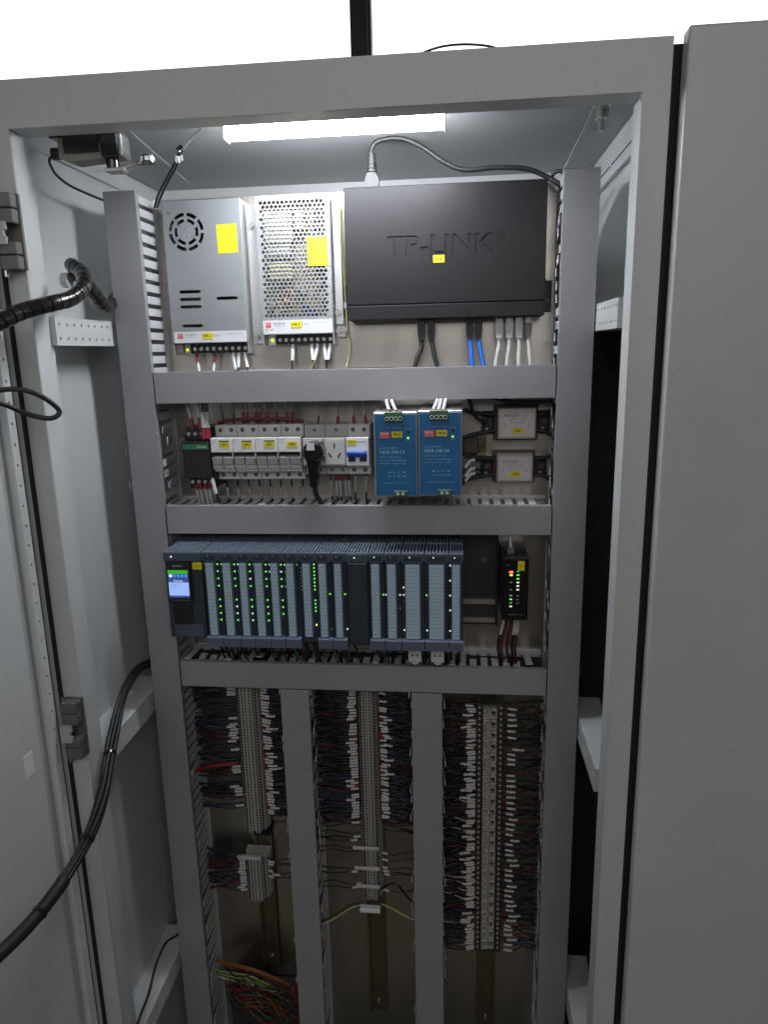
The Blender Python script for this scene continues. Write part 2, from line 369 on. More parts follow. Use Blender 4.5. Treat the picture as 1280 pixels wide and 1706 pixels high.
neighbour('neighbouring_cabinet', 'closed grey steel cabinet filling the right edge beside the open one', 0.3520, 1.12, True)
# ------------------------------------------------------------------ the open door and its hinges
th = math.radians(97); HX, HY = -0.4568, -0.2165
dd = Vector((math.cos(th), -math.sin(th), 0)); dn = Vector((math.sin(th), math.cos(th), 0))   # along the leaf, and its inner normal
door = thing('cabinet_door', 'grey steel cabinet door swung open at the left edge', 'door', (HX, HY, FZ+0.1))
def dbox(name, material, s0, s1, n0, n1, z0, z1, parent=door):
    m = MB(); m.box(s0, s1, n0, n1, z0, z1)
    m.v = [Vector((HX, HY, 0))+dd*v.x+dn*v.y+Vector((0, 0, v.z)) for v in m.v]
    return m.build(name, material, parent)
dbox('leaf', 'paint', 0.001, 0.79, -0.0165, -0.0145, FZ+0.1, ZO)
dbox('hinge_edge', 'paint', 0.0003, 0.0014, -0.0144, -0.001, FZ+0.1, ZO)
dbox('gasket', 'black_matte', 0.0015, 0.0040, -0.0143, 0.0010, FZ+0.11, ZO-0.01)
m = MB(); perf(m, 'yz', 0.0042, 0.0165, -1.25, 0.29, 0.0, 1, 58, 0.0017, 0.0021, -0.0015)
m.v = [Vector((HX, HY, 0))+dd*v.y+dn*(v.x+0.0015)+Vector((0, 0, v.z)) for v in m.v]
m.build('perforated_strip', 'paint_in', door)
dbox('strip_side', 'paint_in', 0.0158, 0.0168, -0.0100, 0.0013, -1.25, 0.29)
dbox('strip_back', 'interior_dark', 0.0044, 0.0156, -0.0060, -0.0050, -1.25, 0.29)
dbox('channel', 'paint', 0.0170, 0.0375, -0.0143, -0.0100, FZ+0.12, 0.29)
dbox('inner_panel', 'paint_in', 0.0378, 0.78, -0.0143, -0.0020, FZ+0.12, 0.29)
dbox('label_sticker', 'paper', 0.0535, 0.0700, -0.0019, -0.0014, -0.560, -0.528)
def hinge(zc, which):
    m0 = thing('hinge', 'dark block hinge with pale centre piece on the left post, '+which, 'hinge', (-0.445, -0.21, zc-0.042), 'hinges of the open door')
    B('leaf_plate', 'brown_hinge', m0, -0.4480, -0.4245, -0.2045, -0.2003, zc-0.044, zc+0.044)
    for z0, z1 in ((0.027, 0.043), (0.009, 0.0255), (-0.0265, -0.012), (-0.044, -0.0278)):
        B('knuckle', 'brown_hinge', m0, -0.4485, -0.4262, -0.219, -0.2047, zc+z0, zc+z1, bv=0.001)
    mm = MB(); mm.prism([(-0.451, -0.012), (-0.436, -0.012), (-0.434, -0.006), (-0.437, -0.004), (-0.437, 0.000), (-0.434, 0.001), (-0.434, 0.008), (-0.451, 0.008)], 'y', -0.2235, -0.2192)
    mm.v = [Vector((v.x, v.y, v.z*1.3+zc)) for v in mm.v]; mm.build('centre_piece', 'hinge_light', m0)
    CY('pin', 'steel', m0, (-0.447, -0.212), 'z', 0.0032, zc-0.052, zc-0.0442); CY('pin', 'steel', m0, (-0.447, -0.212), 'z', 0.0032, zc+0.0432, zc+0.049)
hinge(0.135, 'the upper one'); hinge(-0.528, 'the lower one')

# ------------------------------------------------------------------ lamp
t = thing('lamp_tube', 'bright white tube lamp glowing under the cabinet roof', 'lamp', (-0.055, -0.085, 0.256))
B('housing', 'white', t, -0.197, 0.087, -0.094, -0.076, 0.2755, 0.2922)
for x in (-0.150, 0.040): B('clip', 'steel', t, x, x+0.010, -0.0968, -0.0732, 0.2765, 0.2921)
m = MB(); m.prism([(-0.085+0.0115*math.cos(a), 0.2742+0.0175*math.sin(a)) for a in [math.pi+math.pi*k/10 for k in range(11)]]+[(-0.0735, 0.2752), (-0.0965, 0.2752)], 'x', -0.1965, 0.0865); m.build('glowing_cover', 'tube_light', t)
for x in (-0.199, 0.0868): B('end_cap', 'white', t, x, x+0.002, -0.0968, -0.0732, 0.2562, 0.2921, bv=0.0004)

# ------------------------------------------------------------------ wire ducts
TP = 0.018
def tooth_mesh(axis):
    m = MB(); m.mt('pvc_light')
    # local: base edge at y=0 (plate side), tip at y=-0.058
    if axis == 'v': m.box(-0.0008, 0.0008, -0.0580, 0, -0.0058, 0.0058, bv=0.0004)
    else: m.box(-0.0058, 0.0058, -0.0580, 0, -0.0008, 0.0008, bv=0.0004)
    return raw_mesh(m, 'tooth')
TV, TH = tooth_mesh('v'), tooth_mesh('h')
def duct(label, orient, x0, x1, z0, z1, sides, bend=None, yf=0.0, fill=7):
    t = thing('wire_duct', label, 'wire duct', ((x0+x1)/2, 0.04, z0), 'grey slotted wire ducts')
    m = MB(); e = 0.0002
    m.box(x0, x1, yf, yf+0.0018, z0, z1, bv=0.0006)
    if orient == 'v':
        for x in (x0, x1): m.box(x-e if x == x1 else x-0.0, x-0.0016 if x == x1 else x+0.0016, yf+0.0019, 0.0105, z0, z1)
    else:
        for z in (z0, z1): m.box(x0, x1, yf+0.0019, 0.0105, z-e if z == z1 else z, z-0.0016 if z == z1 else z+0.0016)
    m.build('lid', 'pvc', t)
    m = MB(); m.box(x0+0.001, x1-0.001, 0.0782, 0.0800, z0, z1)
    for sd in 'LRTB':
        full = sd not in sides; a = 0.012 if full else 0.068
        if orient == 'v' and sd in 'LR':
            x = x0+0.0022 if sd == 'L' else x1-0.0038; m.box(x, x+0.0016, a, 0.0781, z0, z1)
        if orient == 'h' and sd in 'TB':
            z = z0+0.0022 if sd == 'B' else z1-0.0038; m.box(x0, x1, a, 0.0781, z, z+0.0016)
    m.build('base', 'pvc_light', t)
    m = MB(); rr = 0.0085
    for k in range(fill):
        c = random.uniform(0.012, 0.038); y = random.uniform(0.025, 0.065)
        if orient == 'v': m.tube([(x0+c, y, z0+0.004), (x0+c+random.uniform(-.004, .004), y, (z0+z1)/2), (x0+c, y, z1-0.01)], rr, n=6, sm=4)
        else: m.tube([(x0+0.004, y, z0+c), ((x0+x1)/2, y, z0+c+random.uniform(-.004, .004)), (x1-0.004, y, z0+c)], rr, n=6, sm=4)
    m.build('dark_wire_fill', 'black_matte', t, kind='stuff')  # matt black wires added inside so the slots look dark
    for sd in sides:
        L0, L1 = (z0, z1) if orient == 'v' else (x0, x1); n = int((L1-L0-0.006)/TP)
        for i in range(n):
            p = L1-0.009-i*TP if orient == 'v' else L0+0.009+i*TP
            b = bend(sd, p) if bend else 0.0
            if b is None: continue
            if orient == 'v':
                x = x0+0.003 if sd == 'L' else x1-0.003
                inst('tooth', TV, t, (x, 0.0675, p), (0, 0, b if sd == 'R' else -b))
            else:
                z = z0+0.003 if sd == 'B' else z1-0.003
                inst('tooth', TH, t, (p, 0.0675, z), (b if sd == 'B' else -b, 0, 0))
    return t
def rb(lo, hi, pr): return lambda sd, p: (math.radians(random.uniform(lo, hi)) if random.random() < pr else math.radians(random.uniform(-1, 2)))
def bend_left(sd, p):
    if p > -0.09: return 0
    if -0.27 < p: return math.radians(random.uniform(2, 15)) if random.random() < 0.8 else math.radians(-6)
    return math.radians(random.uniform(-2, 5))
def bend_right(sd, p):
    if p > 0.17: return None if random.random() < 0.3 else 0
    return math.radians(random.uniform(-1, 9))
def bend_h3(sd, p): return math.radians(random.uniform(-14, 10)) if sd == 'T' else 0
duct('tall wire duct running down the left side beside the fan power supply', 'v', -0.4169, -0.3669, -1.44, 0.222, 'LR', bend_left, fill=3)
duct('tall wire duct running down the right side beside the black network switch', 'v', 0.2489, 0.2987, -1.44, 0.2235, 'L', bend_right)
duct('topmost horizontal wire duct, under the power supplies and network switch', 'h', -0.3645, 0.2470, -0.0880, -0.0400, 'TB')
duct('middle horizontal wire duct between the breakers and the controller row', 'h', -0.3645, 0.2470, -0.2970, -0.2504, 'TB', rb(-3, 4, 0.4))
duct('lowest horizontal wire duct, just above the terminal strips', 'h', -0.3645, 0.2470, -0.5660, -0.5205, 'TB', bend_h3)
duct('vertical wire duct between the left and middle terminal strips', 'v', -0.1935, -0.1445, -1.44, -0.5675, 'LR', rb(2, 8, 0.5))
duct('vertical wire duct between the middle and right terminal strips', 'v', 0.0285, 0.0790, -1.44, -0.5675, 'LR', rb(2, 8, 0.5))

# ------------------------------------------------------------------ DIN rails
def dinrail(label, horiz, a0, a1, c):
    t = thing('din_rail', label, 'rail', ((a0+a1)/2, 0.078, c-0.0175) if horiz else (c, 0.078, a0))
    prof = [(-0.0175, 0.0722), (-0.0125, 0.0722), (-0.0125, 0.0788), (0.0125, 0.0788), (0.0125, 0.0722), (0.0175, 0.0722), (0.0175, 0.0732), (0.0135, 0.0732), (0.0135, 0.0798), (-0.0135, 0.0798), (-0.0135, 0.0732), (-0.0175, 0.0732)]
    m = MB()
    if horiz: m.prism([(y, c+z) for z, y in prof], 'x', a0, a1)
    else: m.prism([(c+x, y) for x, y in prof], 'z', a0, a1)
    m.build('profile', 'rail_brass', t)
    for k in range(2 if horiz else 3):
        p = a0+0.02+k*(a1-a0-0.04)/(1 if horiz else 2)
        CY('screw', 'steel', t, (p, c) if horiz else (c, p), 'y', 0.0045, 0.0755, 0.0787, n=10)
dinrail('horizontal mounting rail behind the breakers and sockets', True, -0.345, 0.150, -0.1690)
dinrail('vertical mounting rail showing below the left terminal strip', False, -1.21, -0.575, -0.2640)
dinrail('vertical mounting rail showing below the middle terminal strip', False, -1.30, -0.575, -0.0510)
dinrail('vertical mounting rail showing below the right terminal strip', False, -1.32, -0.575, 0.1600)

# ------------------------------------------------------------------ power supplies of the top row
def terminal_row(parent, x0, x1, z0, z1, n, y0, y1):
    tb = B('terminal_block', 'black', parent, x0, x1, y0+0.006, y1, z0, z1)
    w_ = (x1-x0)/n
    m = MB()
    for i in range(n+1): m.box(x0+i*w_-0.0008, x0+i*w_+0.0008, y0, y0+0.0059, z0, z1)
    m.box(x0, x1, y0+0.002, y0+0.0058, z1-0.002, z1-0.0002)
    m.build('barrier', 'black', tb)
    for i in range(n):
        xc = x0+(i+0.5)*w_; zc = (z0+z1)/2-0.001
        mm = MB(); mm.cyl((xc, zc), 'y', 0.0030, y0+0.0025, y0+0.0059, n=10); mm.box(xc-0.0026, xc+0.0026, y0+0.0019, y0+0.0025, zc-0.0004, zc+0.0004)
        mm.build('screw', 'steel', tb)
def arc_slot(m, cx, cz, r0, r1, a0, a1, y0, y1, n=6):
    out = [(cx+r1*math.cos(a0+(a1-a0)*k/n), cz+r1*math.sin(a0+(a1-a0)*k/n)) for k in range(n+1)]
    inn = [(cx+r0*math.cos(a0+(a1-a0)*k/n), cz+r0*math.sin(a0+(a1-a0)*k/n)) for k in range(n, -1, -1)]
    m.prism(out+inn, 'y', y0, y1)
def slot(m, x0, x1, zc, h, y0, y1):
    r = h/2; pts = [(x1-r+r*math.cos(a), zc+r*math.sin(a)) for a in [-math.pi/2+math.pi*k/6 for k in range(7)]]+[(x0+r+r*math.cos(a), zc+r*math.sin(a)) for a in [math.pi/2+math.pi*k/6 for k in range(7)]]
    m.prism(pts, 'y', y0, y1)
psA = thing('power_supply', 'silver power supply with round fan grille beside the left wire duct', 'power supply', (-0.287, 0.065, -0.014), 'silver power supplies in the top row')
x0, x1, z0, z1, y = -0.3487, -0.2262, 0.0035, 0.2155, 0.050
cov = B('cover', 'alu_face', psA, x0, x1, y, y+0.0014, z0, z1, bv=0.0004)
m = MB(); fx, fz = -0.3125, 0.1700
for k in range(8):
    a = k*math.pi/4+math.pi/8
    arc_slot(m, fx, fz, 0.0228, 0.0280, a-0.31, a+0.31, y-0.002, y+0.004)
for k in range(6):
    a = k*math.pi/3
    arc_slot(m, fx, fz, 0.0145, 0.0192, a-0.38, a+0.38, y-0.002, y+0.004)
for zc in (0.0818, 0.0705, 0.0592): slot(m, -0.3318, -0.2970, zc, 0.0048, y-0.002, y+0.004)
slot(m, -0.3314, -0.2975, 0.0300, 0.0048, y-0.002, y+0.004); slot(m, -0.2724, -0.2381, 0.0706, 0.0048, y-0.002, y+0.004)
boolean(cov, m)
m = MB(); m.box(x0, x0+0.0012, y+0.0015, 0.0795, -0.0135, z1-0.0004); m.box(x1-0.0012, x1, y+0.0015, 0.0795, -0.0135, z1-0.0004); m.box(x0+0.0013, x1-0.0013, y+0.0015, 0.0795, z1-0.0016, z1-0.0005); m.box(x0+0.0013, x1-0.0013, 0.0770, 0.0790, -0.0135, z1-0.002)
m.build('chassis', 'alu', psA)
m = MB(); m.cyl((fx, fz), 'y', 0.012, 0.058, 0.07, n=16)
for k in range(7):
    a = k*2*math.pi/7; m.add([(fx+0.012*math.cos(a), 0.058, fz+0.012*math.sin(a)), (fx+0.027*math.cos(a+.15), 0.058, fz+0.027*math.sin(a+.15)), (fx+0.027*math.cos(a+.6), 0.068, fz+0.027*math.sin(a+.6)), (fx+0.012*math.cos(a+.7), 0.068, fz+0.012*math.sin(a+.7))], [(0, 1, 2, 3)])
m.build('fan', 'black_matte', psA)
for dx in (-0.004, 0.004):
    for dz in (-0.0045, 0.0045): CY('rivet', 'steel', psA, (fx+dx, fz+dz), 'y', 0.0016, y-0.0005, y+0.0006, n=8)
for q in ((-0.3385, 0.1985), (-0.287, 0.1420)): CY('rivet', 'steel', psA, q, 'y', 0.0022, y-0.0006, y-0.00005, n=8)
B('inner_block', 'interior_dark', psA, x0+0.003, x1-0.003, 0.070, 0.0765, 0.0060, z1-0.004)
m = MB(); m.prism([(-0.2642, 0.1366), (-0.2326, 0.1374), (-0.2330, 0.1792), (-0.2645, 0.1786)], 'y', y-0.0005, y-0.0001); m.build('warning_sticker', 'yellow', psA)
lb = B('rating_label', 'label_white', psA, x0+0.003, x1-0.001, y-0.0005, y-0.0001, 0.0042, 0.0212)
def psu_label(lb, x0, x1, z0, z1, y, tagx, txt):
    B('logo_mark', 'logo_red', lb, x0+0.006, x0+0.0145, y-0.0004, y-0.0001, z1-0.0105, z1-0.003)
    lettering('MW', x0+0.0102, y-0.0006, z1-0.0064, 0.0068, 0.0042, 'label_white', lb)
    lettering('LRS-350-24', x0+0.0275, y-0.0003, z1-0.0048, 0.019, 0.0026, 'ink', lb)
    lettering('AC 230V  4A', x0+0.0275, y-0.0003, z1-0.0085, 0.017, 0.0018, 'ink_grey', lb)
    lettering('C E  R A', x0+0.067, y-0.0003, z1-0.0065, 0.016, 0.0042, 'ink_grey', lb)
    lettering('OUTPUT 24V', x1-0.020, y-0.0003, z1-0.0045, 0.026, 0.0020, 'ink_grey', lb)
    s_ = B('number_tag', 'yellow', lb, tagx-0.0085, tagx+0.0085, y-0.0008, y-0.0004, z1-0.0120, z1-0.0022, bv=0.0002)
    lettering(txt, tagx, y-0.0009, z1-0.0071, 0.0110, 0.0040, 'ink', s_, bold=0.02)
psu_label(lb, x0+0.003, x1-0.001, 0.0042, 0.0212, y-0.0005, -0.2945+0.004, 'P4-1')
B('trim_pot_holder', 'bakelite', psA, -0.3470, -0.3365, 0.060, 0.0768, -0.0120, 0.0030); B('led_board', 'pcb', psA, -0.3350, -0.3235, 0.062, 0.0768, -0.0130, 0.0030)
B('indicator_led', 'led_yellow', psA, -0.3318, -0.3282, 0.0600, 0.0619, -0.0085, -0.0050, bv=0.0008)
terminal_row(psA, -0.3220, -0.2285, -0.0125, 0.0030, 9, 0.056, 0.0768)
# perforated one
psB = thing('power_supply', 'silver power supply with honeycomb cover showing cream coils inside', 'power supply', (-0.145, 0.065, -0.004), 'silver power supplies in the top row')
x0, x1, z0, z1 = -0.2017, -0.0888, 0.0135, 0.2165
m = MB(); m.box(x0, x1, y, y+0.0012, z1-0.007, z1); m.box(x0, x1, y, y+0.0012, z0, 0.0390); m.box(x0, x0+0.005, y, y+0.0012, 0.0391, z1-0.0071); m.box(x1-0.005, x1, y, y+0.0012, 0.0391, z1-0.0071)
perf(m, 'xz', x0+0.0051, x1-0.0051, 0.0391, z1-0.0071, y+0.0002, 15, 29, 0.00285, 0.0026, 0.0010, stag=True)
m.build('honeycomb_cover', 'alu_bright', psB)
m = MB(); m.box(x0, x0+0.0012, y+0.0013, 0.0795, -0.003, z1-0.0004); m.box(x1-0.0012, x1, y+0.0013, 0.0795, -0.003, z1-0.0004); m.box(x0+0.0013, x1-0.0013, y+0.0013, 0.0795, z1-0.0016, z1-0.0005); m.box(x0+0.0013, x1-0.0013, 0.0780, 0.0792, -0.003, z1-0.002)
m.build('chassis', 'alu', psB)
B('circuit_board', 'pcb', psB, x0+0.002, x1-0.002, 0.0755, 0.0770, 0.006, z1-0.003)
m = MB()
for a in ((-0.192, -0.146, 0.150, 0.196), (-0.190, -0.150, 0.128, 0.1485), (-0.144, -0.128, 0.165, 0.196)): m.box(a[0], a[1], 0.0523, 0.0752, a[2], a[3], bv=0.002)
m.build('capacitor_block', 'cream', psB)
B('coil_core', 'tape_yellow', psB, -0.187, -0.150, 0.0523, 0.0752, 0.095, 0.121, bv=0.002)
m = MB(); ring = [(-0.160+0.0085*math.cos(a), 0.058, 0.072+0.0085*math.sin(a)) for a in [2*math.pi*k/16 for k in range(17)]]; m.tube(ring, 0.0032, n=6, raw=True); m.build('toroid', 'copper', psB)
for q in ((-0.122, 0.048), (-0.134, 0.052)): CY('capacitor', 'blue_cap', psB, q, 'y', 0.0055, 0.056, 0.0752, n=10)
m = MB()
for k in range(4): m.box(-0.116+k*0.006, -0.1135+k*0.006, 0.0545, 0.0752, 0.110, 0.200)
m.build('heat_sink', 'alu_face', psB)
for q in ((-0.185, 0.060), (-0.178, 0.047), (-0.142, 0.085), (-0.135, 0.078), (-0.110, 0.090), (-0.105, 0.070)): CY('capacitor', 'cream', psB, q, 'y', 0.0048, 0.058, 0.0752, n=10)
m = MB(); m.prism([(-0.1240, 0.1142), (-0.0926, 0.1136), (-0.0931, 0.1553), (-0.1246, 0.1558)], 'y', y-0.0006, y-0.0001); m.build('warning_sticker', 'yellow', psB)
lb = B('rating_label', 'label_white', psB, x0+0.002, x1-0.001, y-0.0005, y-0.0001, 0.0145, 0.0350)
psu_label(lb, x0+0.0, x1-0.001, 0.0145, 0.0350, y-0.0005, -0.1465, 'P4-2')
lettering('CE  UK', x0+0.011, y-0.0007, 0.0205, 0.014, 0.0036, 'ink_grey', lb)
B('led_board', 'label_white', psB, -0.1955, -0.1830, 0.062, 0.0768, -0.0015, 0.0130)
B('indicator_led', 'led_yellow', psB, -0.1910, -0.1870, 0.0600, 0.0619, 0.0030, 0.0072, bv=0.0008)
terminal_row(psB, -0.1815, -0.0905, -0.0010, 0.0130, 9, 0.056, 0.0768)
def bracket(label, x0, x1, z0, z1, screws, y=0.074):
    t = thing('mounting_bracket', label, 'bracket', ((x0+x1)/2, y+0.003, z0))
    B('plate', 'alu', t, x0, x1, y, 0.0799, z0, z1, bv=0.0006)
    for q in screws:
        CY('screw', 'steel', t, q, 'y', 0.0038, y-0.003, y-0.0001, n=10); CY('washer', 'steel', t, q, 'y', 0.0058, y-0.0012, y-0.00005, n=12)
bracket('bright metal strip between the two silver power supplies', -0.2235, -0.2040, 0.0005, 0.2120, ((-0.2165, 0.178), (-0.2085, 0.174), (-0.2085, 0.012), (-0.2170, 0.010)))
bracket('bright metal strip between the honeycomb power supply and the network switch', -0.0868, -0.0745, 0.0270, 0.2173, ((-0.0820, 0.045),), 0.066)
bracket('small screwed tab beside the lower right corner of the honeycomb power supply', -0.0862, -0.0720, 0.0080, 0.0255, ((-0.0825, 0.0175), (-0.0755, 0.0185)), 0.070)

# ------------------------------------------------------------------ network switch
sw = thing('network_switch', 'flat black network switch with raised lettering at the top right', 'network switch', (0.084, 0.058, 0.0306))
top = B('case', 'switch_black', sw, -0.0640, 0.2322, 0.0360, 0.0790, 0.0530, 0.2195, bv=0.0012)
vs, fs, w_, h_ = text_geo('TP-LINK', 0.158, 0.0285, 0.0019, 0.022)
cb_ = bmesh.new(); bl = [cb_.verts.new((v.x-0.0006, 0.0360+v.y, v.z+0.1215)) for v in vs]
for f in fs:
    try: cb_.faces.new([bl[i] for i in f])
    except ValueError: pass
bmesh.ops.remove_doubles(cb_, verts=cb_.verts[:], dist=2e-5); bmesh.ops.recalc_face_normals(cb_, faces=cb_.faces[:]); cb_.verts.index_update()
m = MB(); m.add([v.co.copy() for v in cb_.verts], [[v.index for v in f.verts] for f in cb_.faces]); cb_.free()
n0 = len(top.data.polygons); boolean(top, m); print('ENGRAVED', n0, len(top.data.polygons))
lettering('R', 0.1664, 0.0357, 0.1462, 0.0042, 0.0055, 'switch_black', sw, ext=0.0006)
m = MB(); m.tube([(0.1664+0.0056*math.cos(a), 0.0359, 0.1462+0.0052*math.sin(a)) for a in [2*math.pi*k/20 for k in range(21)]], 0.0005, n=5, raw=True); m.build('trademark_ring', 'switch_black', sw)
fsc = B('front_fascia', 'switch_black', sw, -0.0636, 0.2318, 0.0352, 0.0785, 0.0310, 0.0522, bv=0.0014)
st = B('number_tag', 'yellow', sw, 0.0675, 0.0843, 0.0352, 0.0358, 0.1107, 0.1213); lettering('HUB', 0.0759, 0.0350, 0.1159, 0.0095, 0.0034, 'ink', st, bold=0.02)
for k in range(16):
    xp = 0.040+k*0.0118
    B('port', 'black_gloss', sw, xp, xp+0.0100, 0.048, 0.062, 0.0302, 0.0309)
for s_, xx in ((-1, (-0.0765, -0.0642)), (1, (0.2324, 0.2466))):
    e = B('ear_bracket', 'black', sw, xx[0], xx[1], 0.0760, 0.0785, 0.038, 0.084, bv=0.0008)
    B('ear_wing', 'black', e, xx[1]-0.002 if s_ < 0 else xx[0]+0.0001, xx[1]-0.0001 if s_ < 0 else xx[0]+0.002, 0.046, 0.0758, 0.038, 0.084)
    CY('screw', 'steel' if s_ < 0 else 'black_gloss', e, (sum(xx)/2-(0.002 if s_ < 0 else -0.002), 0.056), 'y', 0.0045, 0.0715, 0.0759, n=10)
pc = thing('power_cable', 'black power cable looping from the top of the network switch to the right duct', 'cable', (0.1, 0.06, 0.22))
m = MB(); m.prism([(-0.0345, 0.2197), (-0.0125, 0.2197), (-0.0135, 0.234), (-0.0175, 0.2425), (-0.0295, 0.2425), (-0.0335, 0.234)], 'y', 0.052, 0.068); m.build('plug', 'plug_grey', pc)
m = MB()
for k in range(5): m.cyl((-0.0235, 0.060), 'z', 0.0078-0.0005*k, 0.2440+0.0053*k, 0.2475+0.0053*k, n=12)
m.cyl((-0.0235, 0.060), 'z', 0.0052, 0.2426, 0.2700, n=10); m.build('strain_relief', 'plug_grey', pc)
m = MB(); m.tube([(-0.0235, .06, 0.2690), (-0.0230, .06, 0.2765), (-0.0134, .06, .2860), (.0177, .06, .2886), (.0484, .06, .2769), (.0834, .06, .2534), (.1142, .06, .2414), (.1621, .06, .2425), (.2054, .06, .2381), (.2358, .058, .2246), (.2520, .05, .2120), (0.262, .045, 0.205)], 0.0036, n=10); m.build('cord', 'rubber', pc)
wire('short_cable', [(0.238, 0.06, 0.221), (0.243, 0.055, 0.231), (0.254, 0.05, 0.230), (0.262, 0.05, 0.215)], 0.003, 'rubber', 'short black cable end curling over the top of the right wire duct', cat='cable')
# patch cables below the switch
def patch(label, x, xb, plugm, bootm, cabm, r, group, bend=0.004):
    t = thing('patch_cable', label, 'cable', (x, 0.055, -0.06), group)
    B('plug', plugm, t, x-0.0052, x+0.0052, 0.0500, 0.0600, 0.0215, 0.0302, bv=0.0006)
    m = MB(); m.prism([(x-0.0056, 0.0214), (x-0.0056, 0.0125), (x-0.0042, 0.0000), (x+0.0042, 0.0000), (x+0.0056, 0.0125), (x+0.0056, 0.0214)], 'y', 0.0495, 0.0605); m.build('boot', bootm, t)
    m = MB(); m.tube([(x, 0.055, 0.001), (x+(xb-x)*0.15+bend*0.3, 0.053, -0.012), (x+(xb-x)*0.6, 0.050, -0.026), (xb, 0.048, -0.040), (xb+(xb-x)*0.1, 0.046, -0.055)], r, n=8); m.build('cord', cabm, t)
patch('black patch cable bending left, nearer the power supplies', 0.0480, 0.0382, 'black', 'black', 'rubber', 0.0036, None)
patch('black patch cable bending right under the network switch', 0.0632, 0.0722, 'black', 'black', 'rubber', 0.0036, None)
patch('bright blue patch cable, left of the pair', 0.1225, 0.1261, 'black_gloss', 'black', 'blue_cable', 0.0033, None)
patch('bright blue patch cable, right of the pair', 0.1358, 0.1435, 'black_gloss', 'black', 'blue_cable', 0.0033, None)
for i, (x, xb) in enumerate(((0.1665, 0.1618), (0.1818, 0.1791), (0.1962, 0.1972), (0.2105, 0.2144))):
    patch(['pale grey patch cable nearest the blue pair', 'pale grey patch cable, second from the blue pair', 'pale grey patch cable, third from the blue pair', 'pale grey patch cable nearest the right wire duct'][i], x, xb, 'clear_plug', 'clear_plug' if i < 3 else 'boot_grey', 'grey_cable', 0.0031, 'pale grey patch cables')
# wires of the top row
def dwire(name, label, x, xb, z0, mcol, sl, group=None, fer=None, r=0.0015, y=0.066, zb=-0.05, rs=None):
    wire(name, [(x, y, z0), (x+(xb-x)*0.3, y-0.004, z0-(z0-zb)*0.33), (x+(xb-x)*0.75, y-0.006, z0-(z0-zb)*0.7), (xb, y-0.008, zb)], r, mcol, label, group, sleeve=(sl[0], sl[1], 'white', rs or r*1.75) if sl else None, ferrule=(fer[0], fer[1], 'red', 0.0030) if fer else None)
dwire('supply_wire', 'wire with a dark red lug under the fan power supply, leftmost', -0.3165, -0.3120, -0.0095, 'white', (0.5, 0.72), None, (0.04, 0.42))
dwire('supply_wire', 'wire with a dark red lug under the fan power supply, second from left', -0.2850, -0.2900, -0.0095, 'white', (0.5, 0.72), None, (0.04, 0.42))
dwire('supply_wire', 'black wire with long pale sleeve under the fan power supply, third from left', -0.2560, -0.2515, -0.0095, 'black', (0.12, 0.7), None, (0.0, 0.10))
dwire('supply_wire', 'black wire with long pale sleeve under the fan power supply, second from right', -0.2465, -0.2475, -0.0095, 'black', (0.12, 0.62), None, (0.0, 0.10))
dwire('supply_wire', 'black wire with printed sleeve under the right end of the fan power supply', -0.2365, -0.2310, -0.0095, 'black', (0.1, 0.62))
for lab, x, xb, mc in (('black wire with white sleeve standing alone under the honeycomb power supply', -0.1570, -0.1600, 'black'), ('black wire with white sleeve left of the yellow wire under the honeycomb supply', -0.1270, -0.1235, 'black'),
                       ('thin yellow wire with white sleeve under the honeycomb power supply', -0.1165, -0.1285, 'yellow_wire'), ('black wire with white sleeve, second from right under the honeycomb supply', -0.1065, -0.1030, 'black'), ('black wire with white sleeve, rightmost under the honeycomb supply', -0.0965, -0.1045, 'black')):
    dwire('supply_wire', lab, x, xb, 0.0005, mc, (0.08, 0.52), None, None, 0.0017)
wire('earth_wire', [(-0.0735, 0.072, 0.200), (-0.0730, 0.073, 0.110), (-0.0700, 0.073, 0.020), (-0.0665, 0.070, -0.010), (-0.0735, 0.062, -0.042)], 0.0014, 'yellow_wire', 'thin yellow green wire hanging beside the left edge of the network switch')

# ------------------------------------------------------------------ second row: contactor, breakers, sockets
ct = thing('contactor', 'black contactor with a green stripe left of the breakers', 'contactor', (-0.307, 0.03, -0.215))
B('body', 'black', ct, -0.3290, -0.2850, 0.0, 0.071, -0.2060, -0.1480, bv=0.0015); B('upper_step', 'black', ct, -0.3290, -0.2850, 0.022, 0.071, -0.1478, -0.1270, bv=0.001)
B('lower_step', 'black', ct, -0.3290, -0.2850, 0.022, 0.071, -0.2260, -0.2062, bv=0.001)
gs = B('green_stripe', 'green_print', ct, -0.3272, -0.2858, -0.0008, -0.0001, -0.1597, -0.1515); lettering('Schneider', -0.2960, -0.0010, -0.1556, 0.016, 0.0036, 'label_white', gs)
B('side_block', 'interior_dark', ct, -0.3435, -0.3292, 0.018, 0.071, -0.2030, -0.1420, bv=0.001); B('right_block', 'black', ct, -0.2848, -0.2815, 0.010, 0.071, -0.2100, -0.1440)
for k in range(4):
    CY('screw', 'steel', ct, (-0.3235+k*0.0105, -0.1375), 'y', 0.0030, 0.019, 0.0219, n=8); CY('screw', 'steel', ct, (-0.3235+k*0.0105, -0.2150), 'y', 0.0030, 0.019, 0.0219, n=8)
for zc in (-0.165, -0.182):
    m = MB(); m.tube([(-0.3365+0.0042*math.cos(a), 0.0175, zc+0.0042*math.sin(a)) for a in [2*math.pi*k/12 for k in range(13)]], 0.0010, n=5, raw=True); m.build('terminal_ring', 'brown_hinge', ct)
